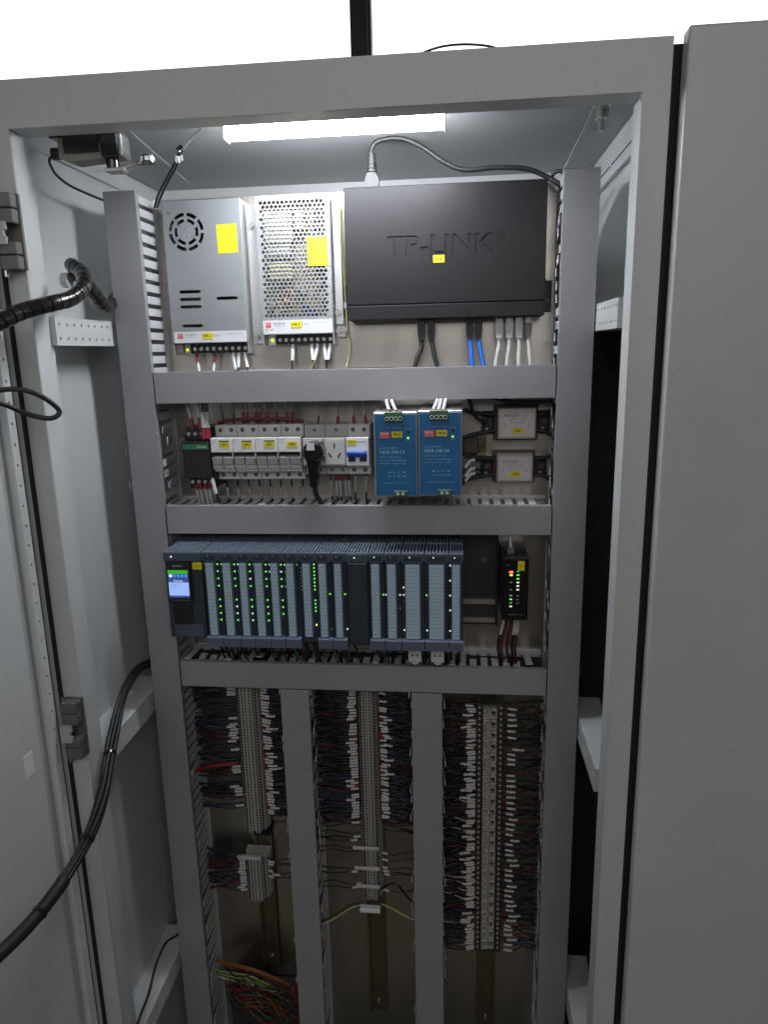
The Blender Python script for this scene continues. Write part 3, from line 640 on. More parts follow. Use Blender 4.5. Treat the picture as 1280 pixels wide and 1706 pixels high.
def upwire(label, x, xt, z0, mcol, sl, fer, r=0.0015, group=None, y=0.045, zt=-0.075, rs=None):
    wire('device_wire', [(x, y, z0), (x+(xt-x)*0.3, y+0.003, z0+(zt-z0)*0.35), (xt, y+0.005, z0+(zt-z0)*0.75), (xt, y+0.006, zt)], r, mcol, label, group, sleeve=(sl[0], sl[1], 'sleeve_dim', rs or r*1.6) if sl else None, ferrule=(fer[0], fer[1], 'red', r*1.7) if fer else None)
upwire('black wire with tilted sleeve, leftmost above the contactor', -0.3165, -0.3250, -0.130, 'black', (0.30, 0.85), (0.0, 0.28), 0.0019, y=0.02)
upwire('black wire with sleeve and red end, second above the contactor', -0.3045, -0.3065, -0.130, 'black', (0.32, 0.85), (0.0, 0.3), 0.0019, y=0.02)
upwire('thick black wire with pale sleeve and bright red end above the contactor, left of two', -0.2935, -0.2940, -0.146, 'black', (0.28, 0.58), (0.05, 0.26), 0.0030, y=0.005, zt=-0.08)
upwire('thick black wire with pale sleeve and bright red end above the contactor, right of two', -0.2880, -0.2885, -0.146, 'black', (0.28, 0.58), (0.05, 0.26), 0.0030, y=0.008, zt=-0.08)
def downwire(label, x, xb, z0, mcol, sl, fer, r=0.0015, group=None, y=0.045, zb=-0.262, rs=None, slm='sleeve_dim'):
    wire('device_wire', [(x, y, z0), (x+(xb-x)*0.3, y, z0+(zb-z0)*0.35), (xb, y+0.004, z0+(zb-z0)*0.75), (xb+0.001, y+0.006, zb)], r, mcol, label, group, sleeve=(sl[0], sl[1], slm, rs or r*1.6) if sl else None, ferrule=(fer[0], fer[1], 'red', r*1.8) if fer else None)
for k in range(4): downwire('black wire with red end hanging under the contactor, '+['leftmost', '2nd from left', '3rd from left', '4th from left'][k], -0.3160+k*0.0062+(0.002 if k > 1 else 0), -0.3140+k*0.0062+(0.002 if k > 1 else 0), -0.218, 'black', (0.18, 0.75), (0.0, 0.18), 0.0017, 'wires under the contactor', y=0.018, zb=-0.27)
downwire('black wire with plain white sleeve leaning right under the contactor', -0.2870, -0.2800, -0.205, 'black', (0.05, 0.45), None, 0.0020, None, y=0.012, slm='white')

def pole_terms(parent, x0, x1, n, zc_top, zc_bot, y):
    w_ = (x1-x0)/n
    for i in range(n):
        xc = x0+(i+0.5)*w_
        for zc in (zc_top, zc_bot):
            h = CY('screw_well', 'black_gloss', parent, (xc, zc), 'y', 0.0032, y-0.0006, y-0.0001, n=12)
            mm = MB(); mm.cyl((xc, zc), 'y', 0.0020, y-0.0011, y-0.0007, n=8); mm.build('screw', 'brown_hinge', h)
def breaker(label, x0, w_, tagtxt, grn):
    x1 = x0+w_-0.0004
    t = thing('circuit_breaker', label, 'circuit breaker', ((x0+x1)/2, 0.04, -0.2125), 'double pole breakers with white covers')
    B('body', 'device_grey', t, x0, x1, 0.030, 0.071, -0.2130, -0.1250, bv=0.0008)
    n_ = B('nose', 'device_grey', t, x0+0.0006, x1-0.0006, 0.012, 0.0298, -0.1975, -0.1430, bv=0.0006)
    c_ = B('front_cover', 'white', t, x0+0.0002, x1-0.0002, 0.004, 0.0118, -0.1655, -0.1430, bv=0.0006)
    lettering('Schneider', x0+0.0062, 0.0037, -0.1455, 0.0090, 0.0016, 'ink_grey', c_); lettering('C10', x0+0.0045, 0.0037, -0.1500, 0.0050, 0.0022, 'ink_grey', c_); lettering('iC65N', x0+0.009, 0.0037, -0.1630, 0.0050, 0.0010, 'ink_grey', c_)
    tg = B('number_tag', 'yellow', c_, x0+0.0145, x0+0.0305, 0.0032, 0.0039, -0.1580, -0.1492)
    if grn: B('tag_edge', 'green_term', tg, x0+0.0145, x0+0.0305, 0.0032, 0.0039, -0.1490, -0.1470)
    lettering(tagtxt, x0+0.0225, 0.0030, -0.1535, 0.0090, 0.0044, 'ink', tg, bold=0.02)
    B('toggle_slot', 'black_matte', t, x0+0.0006, x1-0.0006, 0.0105, 0.0119, -0.1720, -0.1660)
    for i in range(2):
        xa = x0+0.0012+i*(w_/2); tgl = MB(); tgl.prism([(0.0030, -0.1738), (0.0118, -0.1728), (0.0118, -0.1850), (0.0060, -0.1850)], 'x', xa, xa+w_/2-0.0032); tgl.build('toggle', 'socket_grey', t)
        B('toggle_base', 'socket_grey', t, xa-0.0006, xa+w_/2-0.0020, 0.0070, 0.0118, -0.1925, -0.1860, bv=0.0005)
    B('joint', 'device_grey', t, x1-0.0010, x1-0.0002, 0.0030, 0.0118, -0.1760, -0.1657)
    pole_terms(t, x0, x1, 2, -0.1330, -0.2055, 0.030)
bx = -0.2835; bw = 0.0362
for i in range(4):
    breaker(['breaker with yellow tag beside the contactor, leftmost of four', 'breaker with yellow tag, second of four from the contactor', 'breaker with yellow tag, third of four from the contactor', 'breaker with yellow tag beside the plugged socket, rightmost of four'][i], bx+i*bw, bw, 'QF%d' % (i+1), i < 3)
def socket(label, x0, x1, group='modular sockets'):
    t = thing('power_socket', label, 'socket', ((x0+x1)/2, 0.04, -0.2055), group)
    B('body', 'socket_grey', t, x0, x1, 0.030, 0.071, -0.2055, -0.1262, bv=0.0008)
    f_ = B('face', 'socket_grey', t, x0+0.0003, x1-0.0003, 0.009, 0.0298, -0.1885, -0.1450, bv=0.001)
    B('face_panel', 'device_grey', f_, x0+0.0025, x1-0.0025, 0.0082, 0.0089, -0.1860, -0.1478, bv=0.0003)
    xc = (x0+x1)/2
    for a, px, pz in ((0, 0, -0.1570), (0.55, -0.0072, -0.1715), (-0.55, 0.0072, -0.1715)):
        m = MB(); m.box(-0.0010, 0.0010, 0, 0.0006, -0.0040, 0.0040)
        m.v = [Vector((xc+px+v.x*math.cos(a)-v.z*math.sin(a), 0.0076+v.y*0.8, pz+v.x*math.sin(a)+v.z*math.cos(a))) for v in m.v]; m.build('pin_slot', 'black_matte', f_)
    for q in ((xc, -0.1345), (x0+0.009, -0.1985), (x1-0.009, -0.1985)):
        CY('screw', 'brown_hinge', t, q, 'y', 0.0028, 0.0290, 0.0299, n=10)
socket('modular socket holding the round black plug', -0.1375, -0.1045)
socket('empty modular socket between the black plug and the blue switch breaker', -0.1040, -0.0692)
bb = thing('circuit_breaker', 'breaker with bright blue switch lever right of the empty socket', 'circuit breaker', (-0.0505, 0.04, -0.2055))
x0, x1 = -0.0687, -0.0330
B('body', 'device_grey', bb, x0, x1, 0.030, 0.071, -0.2055, -0.1262, bv=0.0008)
f_ = B('face', 'white', bb, x0+0.0003, x1-0.0003, 0.009, 0.0298, -0.1890, -0.1445, bv=0.0008)
tg = B('number_tag', 'yellow', f_, x0+0.0020, x0+0.0165, 0.0083, 0.0089, -0.1560, -0.1480); lettering('QF01', x0+0.0092, 0.0081, -0.1520, 0.0095, 0.0032, 'ink', tg)
m = MB(); m.box(x0+0.0028, x1-0.0028, -0.003, 0.0088, -0.1705, -0.1650, bv=0.0008); m.box(x0+0.0028, x1-0.0028, 0.003, 0.0088, -0.1740, -0.1706); m.build('switch_lever', 'toggle_blue', bb)
for xa in (x0+0.0035, x1-0.0145): B('lever_recess', 'navy', bb, xa, xa+0.0110, 0.0079, 0.0089, -0.1822, -0.1745)
B('window_mark', 'ink_grey', f_, x0+0.017, x1-0.003, 0.0085, 0.0089, -0.1512, -0.1506)
pole_terms(bb, x0, x1, 2, -0.1345, -0.1985, 0.030)
pl = thing('power_plug', 'round black plug with white patch pushed into the left socket', 'plug', (-0.117, -0.005, -0.225))
m = MB(); m.cyl((-0.1160, -0.1640), 'y', 0.0165, -0.0160, 0.0074, n=24); m.cyl((-0.1160, -0.1640), 'y', 0.0135, -0.0200, -0.0161, n=24, r1=0.0163); m.build('plug_head', 'black_gloss', pl)
m = MB(); m.prism([(-0.1250, -0.1600), (-0.1120, -0.1600), (-0.1130, -0.1485), (-0.1235, -0.1485)], 'y', -0.0207, -0.0201); m.build('white_patch', 'label_white', pl)
m = MB(); m.prism([(-0.1275, -0.1740), (-0.1055, -0.1740), (-0.1095, -0.1920), (-0.1125, -0.2180), (-0.1230, -0.2180), (-0.1245, -0.1920)], 'y', -0.0150, 0.004); m.build('handle', 'black_gloss', pl)
m = MB(); m.tube([(-0.1178, -0.006, -0.217), (-0.1160, -0.004, -0.232), (-0.1130, 0.010, -0.245), (-0.112, 0.03, -0.262)], 0.0042, n=8); m.build('cord', 'rubber', pl)
# wires above and below the breakers
for k, x in enumerate([-0.274, -0.256, -0.240, -0.2335, -0.218, -0.2125, -0.200, -0.184, -0.168, -0.160]):
    upwire('black wire with printed sleeve above the four breakers, %s from the left' % ['1st', '2nd', '3rd', '4th', '5th', '6th', '7th', '8th', '9th', '10th'][k], x, x-0.004+random.uniform(-.003, .003), -0.126, 'black', (0.35, 0.85), (0.0, 0.36) if k > 1 else None, 0.0016, 'wires above the breakers')
m = MB(); m.tube([(-0.280, 0.038, -0.1235), (-0.262, 0.036, -0.1180), (-0.215, 0.036, -0.1170), (-0.165, 0.037, -0.1175), (-0.140, 0.040, -0.122)], 0.0030, n=6); m.build('jumper_wire', 'dark_red_wire', label='dark red jumper wire lying along the top of the four breakers', cat='wire')
for lab, x, xt in (('sleeved wire above the plugged socket', -0.118, -0.112), ('sleeved wire above the empty socket', -0.086, -0.0855), ('sleeved wire with red end above the blue switch breaker, left', -0.060, -0.064), ('sleeved wire with red end above the blue switch breaker, right', -0.041, -0.0465)):
    upwire(lab, x, xt, -0.127, 'black', (0.25, 0.7), (0.0, 0.22) if 'red' in lab or 'empty' in lab else None, 0.0016)
for k in range(8):
    x = bx+0.009+k*bw/2; downwire('thin dark wire hanging under the four breakers, %s from the left' % ['1st', '2nd', '3rd', '4th', '5th', '6th', '7th', '8th'][k], x, x+random.uniform(-.002, .005), -0.213, 'black', (0.30, 0.62), None, 0.0016, 'wires under the breakers')
for k, x in enumerate((-0.101, -0.092, -0.086, -0.077, -0.071)): downwire('sleeved wire hanging under the empty socket, %s from the left' % ['1st', '2nd', '3rd', '4th', '5th'][k], x, x+0.001, -0.206, 'black' if k != 3 else 'green_wire', (0.22, 0.6), (0, 0.2) if 0 < k < 4 else None, 0.0017, 'wires under the empty socket')
for k, x in enumerate((-0.060, -0.042)): downwire('sleeved black wire under the blue switch breaker, '+['left', 'right'][k], x, x-0.002, -0.206, 'black', (0.1, 0.5), None, 0.0017, 'wires under the blue switch breaker')

# ------------------------------------------------------------------ blue DIN power supplies
def ndr(label, x0, x1, z1, tagtxt):
    z0 = z1-0.1250; y = -0.045
    t = thing('rail_power_supply', label, 'power supply', ((x0+x1)/2, 0.015, z0), 'blue rail power supplies')
    B('case', 'alu', t, x0, x1, y, 0.068, z0, z1, bv=0.0008)
    f_ = B('blue_front', 'ndr_blue', t, x0+0.0016, x1-0.0016, y-0.0009, y-0.0001, z0+0.002, z1-0.0035)
    g = B('top_terminal', 'green_term', t, x0+0.0165, x0+0.0430, y-0.0040, y-0.0010, z1-0.0140, z1+0.0004, bv=0.0006)
    b_ = B('bottom_terminal', 'green_term', t, x0+0.028, x0+0.0480, y-0.0035, y-0.0010, z0+0.0005, z0+0.0095, bv=0.0006)
    for k in range(4):
        xc = x0+0.0201+k*0.0064; m = MB(); m.tube([(xc+0.0025*math.cos(a), y-0.0042, z1-0.0090+0.0025*math.sin(a)) for a in [2*math.pi*q/12 for q in range(13)]], 0.0005, n=5, raw=True); m.build('screw_ring', 'pvc_light', g)
        CY('screw_well', 'black_matte', g, (xc, z1-0.0090), 'y', 0.0022, y-0.0042, y-0.0039, n=10)
    for k in range(2): CY('screw', 'pvc_light', b_, (x0+0.034+k*0.0075, z0+0.005), 'y', 0.0024, y-0.0040, y-0.0034, n=10)
    yl = y-0.0011
    lg = B('logo_mark', 'logo_red', f_, x0+0.0085, x0+0.0240, yl-0.0003, yl+0.0001, z1-0.0372, z1-0.0282); lettering('MW', x0+0.0162, yl-0.0005, z1-0.0315, 0.0120, 0.0048, 'label_white', lg); lettering('MEAN WELL', x0+0.0162, yl-0.0005, z1-0.0360, 0.0130, 0.0014, 'label_white', lg)
    tg = B('number_tag', 'yellow', f_, x0+0.0262, x0+0.0418, yl-0.0005, yl+0.0001, z1-0.0368, z1-0.0278); lettering(tagtxt, x0+0.0340, yl-0.0007, z1-0.0323, 0.0105, 0.0040, 'ink', tg, bold=0.02)
    CY('adjust_hole', 'black_matte', f_, (x0+0.0510, z1-0.0290), 'y', 0.0019, yl-0.0003, yl, n=10)
    CY('status_led', 'led_green', f_, (x0+0.0500, z1-0.0375), 'y', 0.0019, yl-0.0006, yl, n=10)
    lettering('+V ADJ', x0+0.0500, yl, z1-0.0245, 0.010, 0.0014, 'ink_light', f_); lettering('DC OK', x0+0.0505, yl, z1-0.0420, 0.0075, 0.0014, 'ink_light', f_); lettering('OUTPUT 24V', x0+0.0300, yl, z1-0.0230, 0.022, 0.0014, 'ink_light', f_)
    lettering('AC/DC POWER SUPPLY', x0+0.0085, yl, z1-0.0520, 0.026, 0.0017, 'ink_light', f_, center=False); lettering('NDR-240-24', x0+0.0085, yl, z1-0.0580, 0.036, 0.0048, 'ink_light', f_, center=False)
    for k, (tx, wv) in enumerate((('INPUT:100-240VAC', 0.032), ('2.5A 50/60Hz', 0.040), ('OUTPUT:24V 10A', 0.038))): lettering(tx, x0+0.0085, yl, z1-0.0655-k*0.0048, wv, 0.0014, 'ink_light', f_, center=False)
    for k, tx in enumerate(('R L C E', 'U T O M')): lettering(tx, x0+0.020, yl, z1-0.0880-k*0.0060, 0.026, 0.0024, 'ink_light', f_, center=False)
    lettering('MADE IN CHINA', x0+0.012, yl, z1-0.1040, 0.040, 0.0012, 'ink_light', f_, center=False)
ndr('blue rail power supply beside the blue switch breaker, left of two', -0.0180, 0.0455, -0.1020, 'P4-3')
ndr('blue rail power supply nearer the filters, right of two', 0.0470, 0.1105, -0.1005, 'P4-4')
for i, (x, xt) in enumerate(((0.0040, -0.0030), (0.0140, 0.0050), (0.0680, 0.0740), (0.0760, 0.0790), (0.0830, 0.0860))):
    lab = ['white sleeved wire entering the left blue power supply, left', 'white sleeved wire entering the left blue power supply, right', 'white sleeved wire entering the right blue power supply, left', 'white sleeved wire entering the right blue power supply, middle', 'white sleeved wire entering the right blue power supply, right'][i]
    wire('supply_wire', [(x, -0.030, -0.1010), (x+(xt-x)*0.6, -0.018, -0.0930), (xt, 0.0, -0.0870), (xt, 0.03, -0.080)], 0.0016, 'black', lab, sleeve=(0.03, 0.62, 'white', 0.0025), ferrule=(0, 0.06, 'copper', 0.002))
# line filters
def emi(label, x0, x1, z0, z1, tagtxt):
    t = thing('line_filter', label, 'filter', ((x0+x1)/2, 0.065, z0), 'line filters')
    B('flange', 'brown_flange', t, x0-0.005, x1+0.005, 0.0700, 0.0795, z0-0.004, z1+0.004, bv=0.0015)
    for s_, xa in ((-1, x0-0.024), (1, x1+0.0052)): 
        e = B('lug_plate', 'black', t, xa, xa+0.0188, 0.0730, 0.0795, z0+0.006, z1-0.006, bv=0.001)
        CY('screw', 'brown_flange', e, (xa+0.010, (z0+z1)/2), 'y', 0.0045, 0.0690, 0.0729, n=12)
        CY('terminal_stud', 'steel', e, (xa+0.008, (z0+z1)/2-0.010), 'y', 0.0026, 0.0690, 0.0729, n=8)
    B('can', 'filter_metal', t, x0, x1, 0.0500, 0.0699, z0, z1, bv=0.0012)
    l = B('rating_label', 'filter_label', t, x0+0.0035, x1-0.0035, 0.0494, 0.0499, z0+0.004, z1-0.004)
    lettering('AERODEV', x0+0.0085, 0.0492, z1-0.0118, 0.0250, 0.0042, 'ink', l, center=False); lettering('DNF-10', x1-0.0080-0.012, 0.0492, z1-0.0122, 0.0125, 0.0028, 'ink_grey', l, center=False)
    lettering('DNF04-T-10A', (x0+x1)/2, 0.0492, z1-0.0172, 0.0290, 0.0024, 'ink_grey', l); lettering('250V 50/60Hz', (x0+x1)/2, 0.0492, z1-0.0222, 0.0240, 0.0022, 'ink_grey', l)
    for xx in (x0+0.0105, x1-0.0105): B('side_print', 'ink_grey', l, xx-0.0007, xx+0.0007, 0.0491, 0.0493, z1-0.029, z1-0.0215)
    m = MB()
    for a in ((x0+0.0065, x1-0.0065, z1-0.0072, z1-0.0070), (x0+0.0065, x1-0.0065, z0+0.0085, z0+0.0087), (x0+0.0063, x0+0.0065, z0+0.0085, z1-0.0070), (x1-0.0065, x1-0.0063, z0+0.0085, z1-0.0070)): m.box(a[0], a[1], 0.0491, 0.0493, a[2], a[3])
    m.build('printed_frame', 'ink_grey', l)
    xc = (x0+x1)/2+0.001; zc = z0+0.0130; tg = MB(); tg.prism([(xc+0.0092*math.copysign(abs(math.cos(a))**0.6, math.cos(a)), zc+0.0048*math.copysign(abs(math.sin(a))**0.6, math.sin(a))) for a in [2*math.pi*k/20 for k in range(20)]], 'y', 0.0484, 0.0489)
    tg = tg.build('number_tag', 'yellow', l); lettering(tagtxt, xc, 0.0482, zc, 0.0115, 0.0040, 'ink', tg, bold=0.02)
    zc = (z0+z1)/2
    for s_, xa, xe in ((-1, x0-0.016, x0-0.042), (1, x1+0.016, 0.252)):
        for dz, r in ((0.014, 0.0032), (-0.014, 0.0032)):
            wire('lead', [(xa+(-s_)*0.012, 0.066, zc+dz*0.9), (xa, 0.064, zc+dz), (xe+(-s_)*0.004, 0.060, zc+dz*1.25), (xe+s_*0.010, 0.058, zc+dz*1.6)], r, 'rubber', None, parent=t, sleeve=(0.62, 0.9, 'marker', 0.0026) if s_ < 0 and dz < 0 else None)
emi('line filter with yellow tag near the top right, upper of two', 0.1664, 0.2255, -0.1543, -0.1059, 'LX01')
emi('line filter with yellow tag near the middle duct, lower of two', 0.1655, 0.2225, -0.2229, -0.1784, 'LX02')
for i, (z, dz) in enumerate(((-0.1900, 0.004), (-0.2040, 0.005), (-0.2120, 0.007))):
    wire('filter_wire', [(0.112, 0.035, z-0.020+dz), (0.117, 0.040, z-0.006), (0.126, 0.048, z+0.003), (0.136, 0.056, z+0.001), (0.150, 0.064, z-0.002)], 0.0016, 'black', ['white sleeved wire curving to the lower line filter, topmost', 'white sleeved wire curving to the lower line filter, middle', 'white sleeved wire curving to the lower line filter, lowest'][i], sleeve=(0.2, 0.62, 'white', 0.0026))
wire('filter_wire', [(0.118, 0.055, -0.085), (0.124, 0.052, -0.098), (0.128, 0.052, -0.112), (0.138, 0.056, -0.124), (0.152, 0.062, -0.128)], 0.0030, 'rubber', 'black lead dropping from the top duct to the upper line filter', sleeve=(0.55, 0.75, 'marker', 0.0022))
wire('filter_wire', [(0.145, 0.045, -0.083), (0.175, 0.040, -0.094), (0.215, 0.040, -0.097), (0.255, 0.045, -0.096)], 0.0032, 'rubber', 'black cable running along above the upper line filter')
t = thing('rail_stop', 'dark tagged end stop on the rail beside the right blue power supply', 'end stop', (0.124, 0.066, -0.186))
B('body', 'terminal_dark', t, 0.1112, 0.1365, 0.062, 0.0715, -0.1790, -0.1500, bv=0.001); B('tag', 'brown_flange', t, 0.1180, 0.1340, 0.0612, 0.0619, -0.1740, -0.1600); B('lower_lip', 'filter_metal', t, 0.1112, 0.1385, 0.0640, 0.0715, -0.1845, -0.1815)

# ------------------------------------------------------------------ controller row
t = thing('controller_rail', 'metal mounting rail behind the controller modules, bare at its right end', 'rail', (-0.10, 0.07, -0.47))
m = MB(); m.box(-0.372, 0.1680, 0.0690, 0.0799, -0.4180, -0.3130); m.box(-0.372, 0.1680, 0.0640, 0.0799, -0.4700, -0.4181); m.build('back_profile', 'terminal_dark', t)
for z0, z1, mm in ((-0.4320, -0.4230, 'filter_metal'), (-0.4640, -0.4560, 'filter_metal')): B('bright_lip', mm, t, -0.372, 0.1675, 0.0560, 0.0639, z0, z1, bv=0.0012)
B('groove', 'brown_flange', t, -0.372, 0.1675, 0.0684, 0.0689, -0.3570, -0.3558); B('top_lip', 'brown_flange', t, -0.372, 0.1675, 0.0650, 0.0689, -0.3165, -0.3135)
for x in (0.1475,): CY('screw', 'interior_dark', t, (x, -0.3560), 'y', 0.0050, 0.0645, 0.0683, n=12)
B('end_edge', 'black', t, 0.1681, 0.1705, 0.0600, 0.0799, -0.4700, -0.3080)
PZ1, PZ0, PY = -0.3133, -0.4600, -0.055
def slats(parent, x0, x1, n):
    m = MB(); w_ = (x1-x0)/n
    for i in range(n): m.box(x0+i*w_+w_*0.30, x0+i*w_+w_*0.72, PY+0.006, 0.050, PZ1+0.0001, PZ1+0.0022)
    m.box(x0+0.0006, x1-0.0006, PY+0.0005, PY+0.004, PZ1+0.0001, PZ1+0.0020); m.box(x0+0.0006, x1-0.0006, 0.004, 0.008, PZ1+0.0001, PZ1+0.0018)
    m.build('vent_slats', 'plc_slat', parent)
# CPU
x0, x1 = -0.3525, -0.2922
cpu = thing('controller_cpu', 'controller head module with small lit screen and navigation buttons', 'controller', ((x0+x1)/2, 0.0, PZ0))
B('body', 'plc_body', cpu, x0, x1, PY+0.004, 0.0635, -0.4545, PZ1, bv=0.001)
hd = B('head_strip', 'plc_head', cpu, x0, x1, PY, PY+0.0038, -0.3270, PZ1-0.0002, bv=0.0006); slats(cpu, x0, x1, 12)
B('run_led', 'led_white', hd, -0.3405, -0.3378, PY-0.0005, PY-0.0001, -0.3208, -0.3182)
dp = B('display_panel', 'black_gloss', cpu, x0+0.0045, -0.3095, PY-0.0035, PY+0.0039, -0.3935, -0.3275, bv=0.0006); yy = PY-0.0036
lettering('SIEMENS', -0.3295, yy-0.0002, -0.3332, 0.0150, 0.0026, 'pvc_light', dp); lettering('SIMATIC S7-1500', -0.3280, yy-0.0002, -0.3896, 0.0280, 0.0018, 'ink_grey', dp)
sx0, sx1 = -0.3452, -0.3130
B('screen_body', 'scr_light', dp, sx0, sx1, yy-0.0006, yy-0.0001, -0.3815, -0.3600); B('screen_foot', 'scr_blue', dp, sx0, sx1, yy-0.0006, yy-0.0001, -0.3848, -0.3816)
sb_ = B('screen_title', 'scr_blue', dp, sx0, sx1, yy-0.0006, yy-0.0001, -0.3599, -0.3462); B('screen_status', 'scr_green', dp, sx0, sx1, yy-0.0006, yy-0.0001, -0.3461, -0.3402)
lettering('Overview', (sx0+sx1)/2, yy-0.0008, -0.3572, 0.0150, 0.0030, 'scr_white', sb_)
for k in range(5): CY('screen_icon', 'scr_white' if k == 0 else 'scr_icon', sb_, (sx0+0.0042+k*0.0062, -0.3492), 'y', 0.0026 if k == 0 else 0.0021, yy-0.0009, yy-0.00065, n=12)
for k in range(3): B('screen_line', 'scr_icon', dp, sx0+0.003, sx0+0.018-k*0.003, yy-0.0008, yy-0.00065, -0.3630-k*0.0030, -0.3622-k*0.0030)
kp = B('keypad', 'black', cpu, x0+0.0085, -0.3130, PY+0.0015, PY+0.0039, -0.4300, -0.3985, bv=0.0006)
for kx, kz in ((-0.3290, -0.4055), (-0.3360, -0.4115), (-0.3220, -0.4115), (-0.3290, -0.4165), (-0.3355, -0.4230), (-0.3225, -0.4230)): B('key', 'black_matte', kp, kx-0.0024, kx+0.0024, PY+0.0006, PY+0.0014, kz-0.0016, kz+0.0016, bv=0.0003)
B('lower_flap', 'plc_head', cpu, x0+0.0085, x1-0.004, PY+0.0015, PY+0.0039, -0.4530, -0.4325, bv=0.0006)
tg = B('number_tag', 'yellow', cpu, -0.3058, -0.2912, PY-0.0010, PY+0.0039, -0.3396, -0.3290); lettering('PLC', -0.2985, PY-0.0012, -0.3343, 0.0085, 0.0032, 'ink', tg)
G, W_, D_ = 'led_green', 'led_white', 'led_dim'
def module(label, x0, x1, leds, wide=False, strip=(0.22, 0.66), tab=True, head_led='led_off'):
    x1 -= 0.0004; w_ = x1-x0
    t = thing('controller_module', label, 'controller module', ((x0+x1)/2, 0.0, PZ0), 'controller modules in a row')
    B('body', 'plc_body', t, x0, x1, PY+0.006, 0.0635, PZ0, PZ1, bv=0.0008)
    hm = MB(); hm.prism([(x0, PZ1-0.0002), (x1, PZ1-0.0002), (x1, -0.3235), (x1-0.004, -0.3270), (x0+0.004, -0.3270), (x0, -0.3235)], 'y', PY, PY+0.0058)
    hm = hm.build('head_strip', 'plc_head', t); B('head_label', 'plc_body', hm, x0+0.0035, x1-0.0045, PY-0.0004, PY-0.0001, -0.3245, -0.3165)
    B('head_led', head_led, hm, x0+w_*0.35, x0+w_*0.35+0.0018, PY-0.0010, PY-0.0005, -0.3188, -0.3170)
    slats(t, x0, x1, 5 if w_ < 0.03 else 7)
    a, b = x0+strip[0]*w_, x0+strip[1]*w_
    fl = B('front_flap', 'plc_head', t, a-0.0016, b+0.0030, PY+0.0005, PY+0.0059, -0.4490, -0.3276, bv=0.0006)
    ls = B('label_strip', 'plc_strip', fl, a, b, PY-0.0004, PY+0.0004, -0.4480, -0.3290)
    m = MB()
    for k in range(1, 20): m.box(a+0.0004, b-0.0004, PY-0.00055, PY-0.00045, -0.3290-k*0.00595-0.00018, -0.3290-k*0.00595+0.00018)
    m.build('row_line', 'plc_head', ls)
    if tab:
        m = MB(); m.prism([(PY-0.0065, -0.4505), (PY+0.004, -0.4490), (PY+0.0055, -0.4585), (0.0, -0.4680), (PY-0.0020, -0.4670)], 'x', x0+0.0004, x1-0.0002); m.build('bottom_tab', 'plc_tab', t)
    for fx_, zf, mt_ in leds:
        xx = x0+fx_*w_; zz = -0.3290-zf*0.119; B('indicator_led', mt_, t, xx-0.0011, xx+0.0011, PY+0.0046, PY+0.0059, zz-0.0011, zz+0.0011)
    return t
MX = [-0.2908, -0.2637, -0.2367, -0.2127, -0.1870, -0.1633, -0.1377, -0.1123, -0.0880, -0.0647, -0.0305, -0.0065, 0.0191, 0.0547, 0.0909, 0.1133]
def eight(col, white=()): return [(0.86, zf, (W_ if i in white else col)) for i, zf in enumerate((0.03, 0.125, 0.225, 0.325, 0.515, 0.61, 0.705, 0.80))]
side = [(0.10, 0.03, D_), (0.10, 0.125, 'led_off')]
mods = [('controller module next to the screen unit with two rows of green lights', eight(G)+side), ('second controller module from the screen unit, its lower lights white', eight(G, (5, 6))+[(0.10, .03, G), (0.1, .125, 'led_off')]),
        ('third controller module from the screen unit with mixed green lights', eight(G, (2, 6, 7))+[(0.08, .03, W_), (0.08, .125, 'led_off')]), ('fourth controller module from the screen unit with eight green lights', eight(G)+side),
        ('fifth controller module from the screen unit, three lights lit low down', eight(G, (1,))[:7]+[(0.1, 0.03, W_), (0.1, 0.125, W_), (0.1, 0.225, 'led_off')]), ('sixth controller module from the screen unit, nearly unlit', [(0.86, 0.03, D_), (0.10, .03, W_), (0.10, .125, 'led_off'), (0.1, .225, 'led_off'), (0.1, .325, D_)]),
        ('seventh controller module with a long green column of lights', [(0.90, 0.02+k*0.049, G) for k in range(8)]+[(0.90, 0.51+k*0.049, G) for k in range(4)]+[(0.90, 0.85, 'led_yellow')]+[(0.08, 0.07+k*0.049, 'led_off') for k in range(7)]),
        ('eighth controller module with one green light halfway down', [(0.86, 0.42, G), (0.88, 0.90, 'led_off')]), ('ninth controller module, left of the plain dark block', [(0.86, 0.42, G), (0.94, 0.90, W_)])]
for i, (lab, leds) in enumerate(mods): module(lab, MX[i], MX[i+1], leds, tab=(i != 6))
x0, x1 = MX[9], MX[10]-0.0004
dk = thing('controller_module', 'plain dark controller block without label strip in the row', 'controller module', ((x0+x1)/2, 0, PZ0), 'controller modules in a row')
B('body', 'plc_body', dk, x0, x1, PY+0.004, 0.0635, PZ0-0.001, PZ1, bv=0.001); hd = B('head_strip', 'plc_head', dk, x0, x1, PY, PY+0.0038, -0.3262, PZ1-0.0002, bv=0.0006); slats(dk, x0, x1, 7)
B('front_door', 'plc_body', dk, x0+0.003, x1-0.002, PY-0.0005, PY+0.0039, -0.4570, -0.3275, bv=0.001); B('head_led', W_, hd, x0+0.012, x0+0.0142, PY-0.0005, PY-0.0001, -0.3200, -0.3178)
module('narrow controller module right of the plain dark block', MX[10], MX[11], [(0.92, 0.42, G), (0.10, 0.42, 'led_off')], strip=(0.18, 0.68), head_led=W_)
module('narrow controller module left of the two wide ones', MX[11], MX[12], [(0.92, 0.42, W_), (0.08, 0.42, W_), (0.92, 0.60, 'led_off')], strip=(0.18, 0.68), head_led='led_off')
module('wide controller module, left of two, with white connector below', MX[12], MX[13], [(0.09, 0.32, W_), (0.09, 0.42, W_), (0.10, 0.90, W_)], strip=(0.19, 0.79), head_led=W_)
